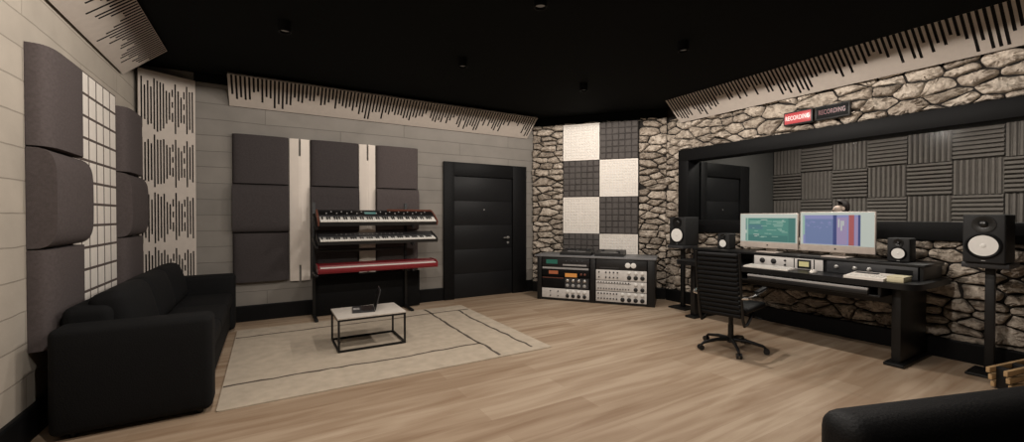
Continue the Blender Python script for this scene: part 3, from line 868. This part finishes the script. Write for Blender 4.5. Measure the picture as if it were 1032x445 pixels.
# right bay
t, w, h = rack_unit(RX0, RX1, .555, .715, M['blackplastic'], 'black unit with two round white dials at the top of the right rack bay')
for k in range(2):
    q = MB(); q.lathe([(.042, 0), (.042, .008), (.036, .012), (.01, .013)], (.50+k*.085, .004, .075), '-y', 24); q.build('dial', M['cone'], t)
plate(t, 'button_strip', .06, .36, .02, .035, M['greyplastic'])
t, w, h = rack_unit(RX0, RX1, .38, .55, M['lightpanel'], 'pale unit with three dark knobs, upper of the right rack bay')
for k in range(3): knob(t, .52+k*.10, .055, .030, M['blackplastic']); knob(t, .52+k*.10, .13, .024, M['cone'])
for k in range(5):
    for j in range(2): knob(t, .05+k*.06+(.05 if k else 0), .05+j*.08, .011, M['greyplastic'], name='button')
t, w, h = rack_unit(RX0, RX1, .21, .375, M['lightpanel'], 'pale unit with rows of small buttons in the middle of the right rack bay')
for k in range(2): knob(t, .62+k*.10, .042, .028, M['blackplastic']); knob(t, .62+k*.10, .122, .026, M['cone'])
plate(t, 'groove', .01, .55, .118, .124, M['blackplastic'])
for k in range(12):
    for j in range(2): knob(t, .04+k*.043, .04+j*.10, .009, M['greyplastic'], name='button')
t, w, h = rack_unit(RX0, RX1, .04, .205, M['lightpanel'], 'pale unit with four dark knobs at the bottom of the right rack bay')
for k in range(4): knob(t, .42+k*.10, .045, .030, M['blackplastic']); knob(t, .42+k*.10, .128, .026, M['cone'])
for k in range(7):
    for j in range(2): knob(t, .04+k*.048, .05+j*.08, .011, M['greyplastic'], name='button')
# flat black devices lying on the cabinet
def flat_device(x0, x1, y0, y1, label, n):
    t = thing('audio_controller', label, 'audio device', rp((x0+x1)/2, (y0+y1)/2, RH), RACK_ROT, 'flat devices on the rack cabinet')
    w, d = x1-x0, y1-y0
    q = MB(); q.prism([(-d/2, 0), (d/2, 0), (d/2, .085), (-d/2, .045)], -w/2, w/2, 'x'); q.build('device_body', M['blackplastic'], t)
    sl_ = math.atan2(.04, d)
    q = MB(); q.lathe([(.026, 0), (.026, .02), (.02, .026)], axis='z', seg=16); k0 = None
    for k in range(n):
        lo = (-w/2+.10+k*(w-.2)/max(1, n-1), 0.05*(-1)**k, .065+.05*(-1)**k*.04/d)
        if k0 is None: k0 = q.build('knob', M['greyplastic'], t, loc=lo)
        else: put(k0, t, lo)
    q = MB(); q.span(-w*.3, w*.3, -.012, .012, 0, .004); q.build('fader_strip', M['midpanel'], t, loc=(0, -.10, .0575), rot=(sl_, 0, 0), smooth=False)
flat_device(.38, .90, .06, .48, 'flat black device on the left half of the rack cabinet top', 3)
flat_device(.96, 1.42, .06, .48, 'flat black device on the right half of the rack cabinet top', 2)

# ================================================================== speakers
def speaker(label, w, d, h, loc, rot, group, big=True):
    t = thing('studio_monitor', label, 'speaker', loc, rot, group)
    q = MB(); q.box((0, d/2, h/2), (w, d, h), .012, 3); q.build('cabinet', M['spkbox'], t)
    rw = w*(.40 if big else .33); zc = h*.36
    q = MB(); q.lathe([(rw*1.10, -.002), (rw*1.12, .006), (rw*1.0, .012), (rw*.90, .008), (rw*.84, -.0005)], (0, 0, zc), '-y', 32); wf_ = q.build('woofer_ring', M['blackpaint'], t)
    q = MB(); q.lathe([(rw*.88, .010), (rw*.80, .011), (rw*.52, .004), (rw*.30, .001), (rw*.28, .004), (rw*.2, .010), (rw*.05, .013)], (0, 0, zc), '-y', 32); q.build('woofer_cone', M['cone'], wf_)
    rt = w*(.26 if big else .2); zt = h*.80
    q = MB(); q.lathe([(rt*1.15, -.002), (rt*1.12, .006), (rt*.9, .006), (rt*.45, .001), (rt*.40, .004), (rt*.2, .010), (rt*.04, .011)], (0, 0, zt), '-y', 24); q.build('tweeter', M['conegrey'], t)
    q = MB(); q.span(-.012, .012, -.003, .002, h*.045, h*.045+.006); q.build('badge', M['midpanel'], t, smooth=False)
    return t
def spk_stand(label, x, y, rot, hz, top, basew):
    t = thing('speaker_stand', label, 'stand', (x, y, 0), rot, 'speaker stands')
    q = MB(); q.box((0, 0, .012), (basew, .30, .024), .005); q.build('base_plate', M['blackmetal'], t)
    q = MB(); q.span(-.03, .03, -.022, .022, .024, hz-.02, .004); q.build('pole', M['blackmetal'], t)
    q = MB(); q.box((0, -.01, hz-.0225), (top, .36, .045), .006); q.build('top_plate', M['greyplastic'], t)
SPG = 'tall studio monitors on stands'
spk_stand('black speaker stand between the rack cabinet and the desk', 5.48, 4.17, ROT_R, .965, .28, .30)
speaker('large black monitor speaker on the stand left of the desk', .28, .32, .425, (5.34, 4.17, .967), ROT_R, SPG)
spk_stand('black speaker stand at the right end of the stone wall', 5.50, 1.03, ROT_R, 1.00, .28, .24)
speaker('large black monitor speaker on the stand right of the desk', .25, .32, .415, (5.27, 1.03, 1.002), ROT_R, SPG)

# ================================================================== studio desk
DK = thing('studio_desk', 'long black studio desk under the window', 'desk', (5.33, 2.60, 0), ROT_R)
# local x = 2.60 - world y ; local y = world x - 5.33
def rpoly(x0, x1, y0, y1, r):
    pts = []
    for (cx, cy, a0, rr_) in ((x1-.01, y1-.01, 0, .01), (x0+.01, y1-.01, 90, .01), (x0+r, y0+r, 180, r), (x1-r, y0+r, 270, r)):
        for k in range(6): pts.append((cx+rr_*math.cos(R(a0+k*18)), cy+rr_*math.sin(R(a0+k*18))))
    return pts
q = MB(); q.prism(rpoly(-1.27, 1.27, -.46, .42, .12), .745, .80, 'z'); q.build('desktop', M['blackwood'], DK, angle=25)
q = MB()
q.span(-1.22, 1.22, -.11, .42, .925, .952, .004)
for x in (-1.21, -.36, .42, 1.19): q.span(x-.012, x+.012, -.09, .42, .80, .925)
q.span(-1.2, 1.2, .39, .41, .80, .925)
q.build('riser_shelf', M['blackwood'], DK)
for x in (-1.11, 1.06):
    q = MB(); q.box((x, .08, .39), (.07, .66, .715), .006); lg = q.build('leg', M['blackwood'], DK)
    q = MB(); q.box((x, .09, .015), (.15, .80, .03), .006); q.build('foot_plate', M['blackmetal'], lg)
q = MB(); q.box((-.02, .30, .60), (2.06, .03, .22), .004); q.build('modesty_panel', M['blackwood'], DK)
q = MB(); q.span(-.34, 1.0, -.44, -.04, .645, .665, .004); q.span(-.34, -.32, -.42, -.06, .665, .745); q.span(.98, 1.0, -.42, -.06, .665, .745); q.build('keyboard_tray', M['blackwood'], DK)
def dk(x, y, z): return (5.33+y, 2.60-x, z)
# piano keyboard on the tray
t = thing('piano_keyboard', 'long keyboard with a pale front edge on the tray under the desktop', 'keyboard', dk(-.22, -.47, .666), ROT_R)
KW = 1.14
q = MB(); q.span(0, KW, .03, .34, 0, .05, .004); q.span(.002, KW-.002, .003, .05, 0, .041, .002); q.build('body', M['blackplastic'], t)
q = MB(); q.span(0, KW, -.0, .03, .040, .062, .004); q.build('front_edge', M['midpanel'], t)
q = MB()
for k in range(52): q.span(.02+k*(KW-.04)/52+.0006, .02+(k+1)*(KW-.04)/52-.0006, .034, .17, .05, .062)
q.build('keybed', M['whitekey'], t, smooth=False)
q = MB(); q.prism([(.10, 0), (.16, 0), (.16, .012), (.104, .010)], -.006, .006, 'x'); bk = None
for k in range(51):
    if (k % 7) in (1, 4): continue
    lo = (.02+(k+1)*(KW-.04)/52, 0, .062)
    if bk is None: bk = q.build('black_key', M['blackkey'], t, loc=lo, smooth=False)
    else: put(bk, t, lo)

# rack units in the riser
def riser_unit(x0, x1, label, face):
    t = thing('rack_unit', label, 'audio unit', dk(x0, -.10, .801), ROT_R, 'units in the desk riser')
    w = x1-x0
    q = MB(); q.span(.006, w-.006, .012, .30, .001, .118); q.build('chassis', M['blackmetal'], t)
    q = MB(); q.span(0, w, -.006, .012, .001, .122, .003); q.build('face_plate', face, t)
    return t, w
t, w = riser_unit(-.345, .40, 'light grey unit with round knobs and a yellow meter under the left screen', M['lightpanel'])
for k in range(2): knob(t, .10+k*.13, .065, .028, M['blackplastic'], -.006)
for k in range(2): knob(t, .36, .035+k*.05, .010, M['greyplastic'], -.006, 'button')
q = MB(); q.span(.49, .63, -.012, -.005, .012, .112, .003); me_ = q.build('meter_frame', M['blackplastic'], t)
plate(me_, 'meter_face', .51, .61, .035, .09, E['vu'], -.012, .002)
plate(t, 'divider', .452, .462, .004, .118, M['blackplastic'], -.006, .002); plate(t, 'divider', .655, .665, .004, .118, M['blackplastic'], -.006, .002)
t, w = riser_unit(.435, 1.17, 'dark unit with three small silver knobs under the right screen', M['greyplastic'])
for k, x in enumerate((.09, .25, .37)): knob(t, x, .065, .018, M['silver'], -.006)
plate(t, 'button_strip', .50, .70, .03, .09, M['blackpaint'], -.006, .003)

# things lying on the desktop
t = thing('computer_keyboard', 'flat white computer keyboard in front of the grey unit on the desk', 'keyboard', dk(-.31, -.40, .801), ROT_R)
q = MB(); q.prism([(0, 0), (.17, 0), (.17, .022), (0, .010)], 0, .50, 'x'); q.build('body', M['whitetile'], t)
q = MB()
for i in range(18):
    for j in range(5): q.box((.022+i*.0268, .02+j*.031, .0155+j*.00215), (.022, .025, .006), rot=(R(4), 0, 0))
q.build('keycaps', M['whitekey'], t, smooth=False)
t = thing('computer_mouse', 'small white mouse on the desk right of the white keyboard', 'mouse', dk(.385, -.28, .801), ROT_R)
q = MB(); bm = bmesh.new(); bmesh.ops.create_uvsphere(bm, u_segments=20, v_segments=12, radius=1)
for v in bm.verts: v.co = Vector((v.co.x*.032, v.co.y*.055, max(-.0, v.co.z)*.032))
q._bm(bm, 0); q.build('shell', M['whitetile'], t)
q = MB(); q.box((0, -.03, .029), (.006, .014, .006), .002); q.build('scroll_wheel', M['midpanel'], t)
t = thing('pad_controller', 'white controller with keys and buttons at the right end of the desk', 'controller', dk(.715, -.44, .801), ROT_R)
q = MB(); q.prism([(0, 0), (.30, 0), (.30, .045), (0, .022)], 0, .31, 'x'); q.build('body', M['whitetile'], t)
sl_ = math.atan2(.023, .30)
q = MB(); q.span(0, .026, 0, .028, 0, .006, .002); k0 = None
for i in range(8):
    for j in range(3):
        lo = (.02+i*.0335, .03+j*.055, .0243+(j*.055)*.0767)
        if j == 2 and i < 6: continue
        if k0 is None: k0 = q.build('pad', M['whitekey'], t, loc=lo, rot=(sl_, 0, 0))
        else: put(k0, t, lo, (sl_, 0, 0))
q = MB(); q.span(.02, .20, 0, .06, 0, .004); q.build('display_strip', M['greyplastic'], t, loc=(0, .20, .0375), rot=(sl_, 0, 0), smooth=False)
t = thing('notepad', 'thick yellowish notepad on the desk beside the white controller', 'notepad', dk(1.035, -.40, .801), R(-90))
q = MB(); q.span(0, .12, 0, .20, 0, .045, .003); q.build('paper_block', M['ivory'], t)
q = MB(); q.span(-.003, .123, .0, .203, .045, .05, .001); q.build('cover', M['ivory'], t)

# two all in one computers
def screen_rects(q, rects, y):
    for (x0, x1, z0, z1, m) in rects:
        q.raw([(x0, y, z0), (x1, y, z0), (x1, y, z1), (x0, y, z1)], [[0, 1, 2, 3]], m)
def computer(label, xc, rot, W, Ht, kind):
    t = thing('desktop_computer', label, 'monitor', dk(xc, .02, .953), ROT_R+rot, 'screens on the desk')
    q = MB(); q.box((0, .05, .006), (.24, .18, .012), .004); q.build('stand_foot', M['alu'], t)
    q = MB(); q.box((0, .10, .13), (.12, .016, .26), .004, rot=(R(-6), 0, 0)); q.build('stand_neck', M['alu'], t)
    z0 = .055; chin = .075
    q = MB(); q.span(-W/2, W/2, -.002, .03, z0, z0+Ht, .008); q.build('housing', M['alu'], t)
    q = MB(); q.cyl((0, -.002, z0+chin/2), (0, -.004, z0+chin/2), .009, seg=12); q.build('emblem', M['blackplastic'], t)
    q = MB(); y = -.0045
    a, c, d, e = -W/2+.008, W/2-.008, z0+chin, z0+Ht-.008
    q.raw([(a, -.003, d), (c, -.003, d), (c, -.003, e), (a, -.003, e)], [[0, 1, 2, 3]], 0)
    X = lambda u: a+(c-a)*u
    Z = lambda u: d+(e-d)*u
    rn = random.Random(kind == 'green' and 2 or 5); rc = []
    if kind == 'green':
        ms = [E['pale'], E['teal'], E['tealdark'], E['tealmid'], E['palegreen']]
        screen_rects(q, [(X(.10), X(.975), Z(.02), Z(.86), 1)], y)
        rc = [(X(.10), X(.42), Z(.45), Z(.62), 3), (X(.86), X(.975), Z(.02), Z(.86), 2), (X(.14), X(.85), Z(.02), Z(.25), 2), (X(.12), X(.15), Z(.0), Z(.86), 4), (X(.10), X(.12), Z(.3), Z(.42), 0)]
        for k in range(26):
            u = rn.uniform(.17, .78); v = rn.uniform(.06, .80); l = rn.uniform(.03, .12)
            rc.append((X(u), X(u+l), Z(v), Z(v+.022), rn.choice((0, 4, 4))))
        for (u, v, l) in ((.18, .72, .2), (.18, .66, .2), (.60, .72, .22), (.60, .62, .18), (.62, .56, .15)): rc.append((X(u), X(u+l), Z(v), Z(v+.03), 4))
    else:
        ms = [E['pale'], E['violet'], E['blue'], E['navy'], E['mauve'], E['rust'], E['palegreen']]
        screen_rects(q, [(X(.04), X(.83), Z(.02), Z(.92), 1)], y)
        rc = [(X(.07), X(.47), Z(.04), Z(.80), 2), (X(.47), X(.52), Z(.02), Z(.92), 3), (X(.52), X(.66), Z(.04), Z(.85), 4), (X(.68), X(.75), Z(.02), Z(.92), 5), (X(.76), X(.80), Z(.02), Z(.86), 4), (X(.80), X(.83), Z(.02), Z(.92), 3), (X(.035), X(.065), Z(.3), Z(.90), 6)]
        for (u, v, hh) in ((.54, .55, .25), (.575, .45, .30), (.60, .6, .15)): rc.append((X(u), X(u+.018), Z(v), Z(v+hh), 0))
        for k in range(18):
            u = rn.uniform(.08, .42); v = rn.uniform(.50, .72); rc.append((X(u), X(u+rn.uniform(.02, .05)), Z(v), Z(v+.02), 1))
    for i, rct in enumerate(rc): screen_rects(q, [rct], y-.0002*(i+1))
    q.build('screen', ms, t, smooth=False)
computer('wide screen with a green picture, left of the two on the desk', -.255, R(0), .69, .43, 'green')
computer('wide screen with a violet picture and red stripe, right of the two on the desk', .462, R(0), .70, .445, 'violet')
SG = 'small speakers on the desk riser'
speaker('small black speaker on the desk riser left of the screens', .17, .16, .215, dk(-.87, .07, .9535), ROT_R, SG, False)
speaker('small black speaker on the desk riser right of the screens', .175, .16, .235, dk(.99, .02, .953), ROT_R, SG, False)

# ================================================================== office chair
CH = thing('office_chair', 'black office chair with a ribbed back in front of the desk', 'chair', (4.22, 2.62, 0), 0)
q = MB(); q.cyl((0, 0, .075), (0, 0, .15), .038, .030, 16); q.build('hub', M['blackmetal'], CH)
q = MB(); q.cyl((0, 0, .15), (0, 0, .40), .022, seg=14); q.cyl((0, 0, .14), (0, 0, .26), .028, seg=14); q.build('gas_lift', M['blackmetal'], CH)
for k in range(5):
    a = R(9+72*k); c, s_ = math.cos(a), math.sin(a)
    q = MB(); q.sweep([(c*.02, s_*.02, .11), (c*.16, s_*.16, .105), (c*.29, s_*.29, .078), (c*.315, s_*.315, .060)], [.022, .018, .015, .012], 10); lg = q.build('base_leg', M['blackmetal'], CH)
    q = MB(); nx, ny = -s_, c
    for sg in (-1, 1):
        p = Vector((c*.325, s_*.325, .028)); off = Vector((nx, ny, 0))
        q.cyl(p+off*sg*.008, p+off*sg*.024, .028, seg=16)
    q.cyl((c*.318, s_*.318, .03), (c*.318, s_*.318, .065), .008, seg=8); q.build('caster', M['blackplastic'], lg)
CHF = R(36)    # the chair faces this way: local -y is the back of the chair
T = Matrix.Rotation(R(90-52)-R(90), 4, 'Z')
CHT = bpy.data.objects  # (seat assembly is rotated through its vertices)
def cpart(q, name, m, par=None):
    a = R(-80)
    Rz = Matrix.Rotation(a, 4, 'Z')
    q.v = [Rz @ v for v in q.v]
    return q.build(name, m, par or CH)
# local frame before rotation: +y forward
q = MB(); cushion(q, -.25, .25, -.22, .27, .44, .50, .03, .01); cpart(q, 'seat', M['leather'])
q = MB(); q.box((0, 0, .415), (.22, .26, .04), .008); cpart(q, 'seat_mechanism', M['blackmetal'])
q = MB(); n = 14
for k in range(n):
    z0 = .39+k*.0465; z1 = z0+.0445; f = lambda z: -.235-.10*((z-.42)/.63)-.03*math.sin(math.pi*(z-.42)/.63)
    yc = f((z0+z1)/2)
    sl_ = math.atan2(f(z1)-f(z0), z1-z0)
    q.box((0, yc, (z0+z1)/2), (.40, .042, .0455), .019, 3, rot=(-sl_, 0, 0))
cpart(q, 'backrest', M['leather'])
for sg in (-1, 1):
    q = MB(); q.sweep([(sg*.16, .16, .432), (sg*.20, .02, .40), (sg*.212, -.13, .325), (sg*.212, -.205, .315), (sg*.212, -.245, .38), (sg*.212, -.31, .74), (sg*.212, -.345, 1.045)], .014, 10); cpart(q, 'side_rail', M['blackmetal'])
    q = MB(); q.sweep([(sg*.212, -.285, .60), (sg*.26, -.27, .605), (sg*.285, -.20, .615), (sg*.285, -.02, .635), (sg*.285, .12, .65)], [.014, .015, .015, .014, .012], 10); ar = cpart(q, 'arm', M['chrome'])
    q = MB(); q.box((sg*.285, .0, .662), (.045, .22, .022), .008, rot=(R(6), 0, 0)); cpart(q, 'arm_pad', M['leather'], ar)
q = MB(); q.sweep([(.10, .02, .40), (.24, .0, .385), (.30, -.01, .37)], .006, 8); cpart(q, 'lever', M['blackmetal'])

# ================================================================== ceiling lamps
lamp_names = {}
LAMPX = (.15, 1.95, 3.75); LAMPY = (1.25, 2.86, 4.45)
POW = {(0, 0): 1.9, (0, 1): 1.3, (0, 2): .20, (1, 0): 1.0, (1, 1): 1.1, (1, 2): .45, (2, 0): .6, (2, 1): 2.0, (2, 2): 1.3}
cn = ['nearest the left wall', 'in the middle of the room', 'nearest the desk']; rn_ = ['front row', 'middle row', 'back row']
for i, x in enumerate(LAMPX):
    for j, y in enumerate(LAMPY):
        t = thing('ceiling_lamp', 'small black round ceiling lamp, %s, %s' % (rn_[j], cn[i]), 'lamp', (x, y, ZC), 0, 'ceiling lamps')
        q = MB(); q.lathe([(.055, 0), (.055, -.10), (.047, -.10), (.045, -.075)], axis='z', seg=24); q.build('lamp_housing', M['blackpaint'], t)
        q = MB(); q.lathe([(.044, -.0752), (.044, -.077)], axis='z', seg=24); q.build('lens', E['lamp'], t)
        ld = bpy.data.lights.new('lamp_light', 'SPOT'); ld.energy = 54*POW[(i, j)]; ld.color = (1.0, .915, .83)
        ld.spot_size = R(179); ld.spot_blend = .03; ld.shadow_soft_size = .012
        lo = bpy.data.objects.new('lamp_light', ld); COL.objects.link(lo); lo.parent = t; lo.location = (0, 0, -.112)
# lamps added out of view to brighten the booth
for k, y in enumerate((1.3, 3.2)):
    t = thing('booth_fill_lamp', 'added unseen lamp that brightens the booth, %s' % ['over its right half', 'over its left half'][k], 'lamp', (7.2, y, 3.1), 0, 'added booth lamps')
    q = MB(); q.box((0, 0, -.015), (.5, .5, .03), .006); q.build('lamp_housing', M['whitetile'], t)
    ld = bpy.data.lights.new('lamp_light', 'AREA'); ld.energy = 38; ld.size = .42; ld.color = (1, .9, .8)
    lo = bpy.data.objects.new('lamp_light', ld); COL.objects.link(lo); lo.parent = t; lo.location = (0, 0, -.04)

# ================================================================== person in the booth
def skinned(name, verts, edges, m, parent, root=0, sub=2):
    """verts: [(xyz, radius)], one continuous skin surface, converted to a plain mesh"""
    me = bpy.data.meshes.new(name); me.from_pydata([v[0] for v in verts], edges, [])
    o = bpy.data.objects.new(name, me); COL.objects.link(o)
    o.modifiers.new('s', 'SKIN'); sv = me.skin_vertices[0].data
    for i, v in enumerate(verts):
        r = v[1]; sv[i].radius = (r, r) if not hasattr(r, '__len__') else r
        sv[i].use_root = (i == root)
    ss = o.modifiers.new('u', 'SUBSURF'); ss.levels = sub; ss.render_levels = sub
    dg = bpy.context.evaluated_depsgraph_get(); ev = bpy.data.meshes.new_from_object(o.evaluated_get(dg))
    bpy.data.objects.remove(o)
    ev.materials.clear(); ev.materials.append(m)
    ev.polygons.foreach_set('use_smooth', [True]*len(ev.polygons))
    q = bpy.data.objects.new(name, ev); COL.objects.link(q); q.parent = parent
    return q
PR = thing('person', 'person with dark hair standing in the booth behind the right screen', 'person', (7.2, 2.82, 0), R(222))
PR.scale = (.968, .968, .968)
# local frame: faces -y
V = []; Ed = []
def vtx(p, r, link=None):
    V.append((p, r)); i = len(V)-1
    if link is not None: Ed.append((link, i))
    return i
pel = vtx((0, 0, .93), (.15, .11))
wai = vtx((0, 0, 1.08), (.125, .095), pel); che = vtx((0, .01, 1.26), (.15, .105), wai); shl = vtx((0, .012, 1.37), (.10, .08), che)
nk = vtx((0, .012, 1.44), .055, shl); nk2 = vtx((0, .0, 1.49), .052, nk); hd = vtx((0, -.005, 1.555), (.073, .088), nk2); hd2 = vtx((0, .0, 1.62), (.066, .080), hd)
for sg in (-1, 1):
    s1 = vtx((sg*.17, .015, 1.36), .062, shl); e1 = vtx((sg*.215, .03, 1.10), .043, s1); w1 = vtx((sg*.22, -.04, .87), .030, e1)
    pm = vtx((sg*.22, -.055, .81), (.022, .034), w1)
    for k, (dy, ln) in enumerate(((-.030, .068), (-.010, .078), (.010, .072), (.028, .058))):
        a = vtx((sg*.218, -.06+dy, .765), .0095, pm); f2 = vtx((sg*.212, -.064+dy, .765-ln*.55), .0085, a); vtx((sg*.202, -.066+dy, .765-ln), .0075, f2)
    th1 = vtx((sg*.212, -.098, .815), .0105, pm); vtx((sg*.205, -.112, .775), .0085, th1)
    h1 = vtx((sg*.095, 0, .86), .095, pel); k1 = vtx((sg*.105, -.01, .49), .060, h1); a1 = vtx((sg*.11, .02, .10), .040, k1); f1 = vtx((sg*.115, -.03, .045), .042, a1); vtx((sg*.125, -.13, .03), .032, f1)
skinned('body', V, Ed, M['skin'], PR)
# shirt and trousers follow the body
V = []; Ed = []
a = vtx((0, 0, .90), (.163, .122)); b_ = vtx((0, 0, 1.08), (.142, .11), a); c = vtx((0, .01, 1.26), (.166, .12), b_); d = vtx((0, .012, 1.385), (.10, .082), c)
for sg in (-1, 1):
    s1 = vtx((sg*.172, .015, 1.362), .074, d); e1 = vtx((sg*.2, .022, 1.16), .06, s1)
skinned('shirt', V, Ed, M['shirt'], PR)
V = []; Ed = []
a = vtx((0, 0, .95), (.158, .118))
for sg in (-1, 1):
    h1 = vtx((sg*.095, 0, .86), .105, a); k1 = vtx((sg*.105, -.01, .49), .074, h1); vtx((sg*.11, .018, .10), .062, k1)
skinned('trousers', V, Ed, M['jeans'], PR)
for sg in (-1, 1):
    q = MB(); q.box((sg*.117, -.05, .032), (.095, .27, .064), .03, 3); q.build('shoe', M['blackplastic'], PR)
    q = MB(); bm = bmesh.new(); bmesh.ops.create_uvsphere(bm, u_segments=12, v_segments=8, radius=.011); q._bm(bm, 0, Matrix.Translation((sg*.030, -.066, 1.578))); q.build('eye', M['eye'], PR)
    q = MB(); q.lathe([(.006, 0), (.03, .004), (.033, .010), (.022, .018)], (0, 0, 0), 'x', 14)
    q.v = [Vector((sg*(.068+v.x), .012+v.y*.6, 1.565+v.z)) for v in q.v]; q.build('ear', M['skin'], PR)
q = MB(); q.prism([(-.070, 1.583), (-.100, 1.545), (-.075, 1.535)], -.010, .010, 'x'); q.build('nose', M['skin'], PR)
q = MB(); q.box((0, -.083, 1.508), (.046, .012, .014), .005); q.build('mouth', M['woodbrown'], PR)
q = MB(); bm = bmesh.new(); bmesh.ops.create_uvsphere(bm, u_segments=28, v_segments=18, radius=1)
for v in bm.verts:
    x, y, z = v.co
    front = max(0, -y)
    v.co = Vector((x*.083, y*.098+.022, z*.108+1.598+ (front*.02)))
    if y > .0 and z < 0: v.co.z -= .08*y*(-z)
kill = [v for v in bm.verts if v.co.y < .0 and v.co.z < 1.672 - max(0, v.co.y+.03)*2]
bmesh.ops.delete(bm, geom=kill, context='VERTS')
q._bm(bm, 0); q.build('hair', M['hair'], PR)

# ================================================================== world, camera, view
w = bpy.data.worlds.new('World'); scene.world = w; w.use_nodes = True
w.node_tree.nodes['Background'].inputs[0].default_value = (.8, .75, .7, 1); w.node_tree.nodes['Background'].inputs[1].default_value = 0.0
cam = bpy.data.cameras.new('Camera'); co = bpy.data.objects.new('Camera', cam); COL.objects.link(co)
cam.sensor_fit = 'HORIZONTAL'; cam.sensor_width = 36; cam.lens = 420/1032*36; cam.clip_start = .02
co.location = (0, 0, 1.4); co.rotation_euler = (R(90)-4.5/420, 0, R(-30.4))
scene.camera = co
vs = scene.view_settings
vs.view_transform = 'Standard'; vs.look = 'None'; vs.gamma = 1.0; vs.exposure = 0.0; vs.use_curve_mapping = False
scene.cycles.diffuse_bounces = 1
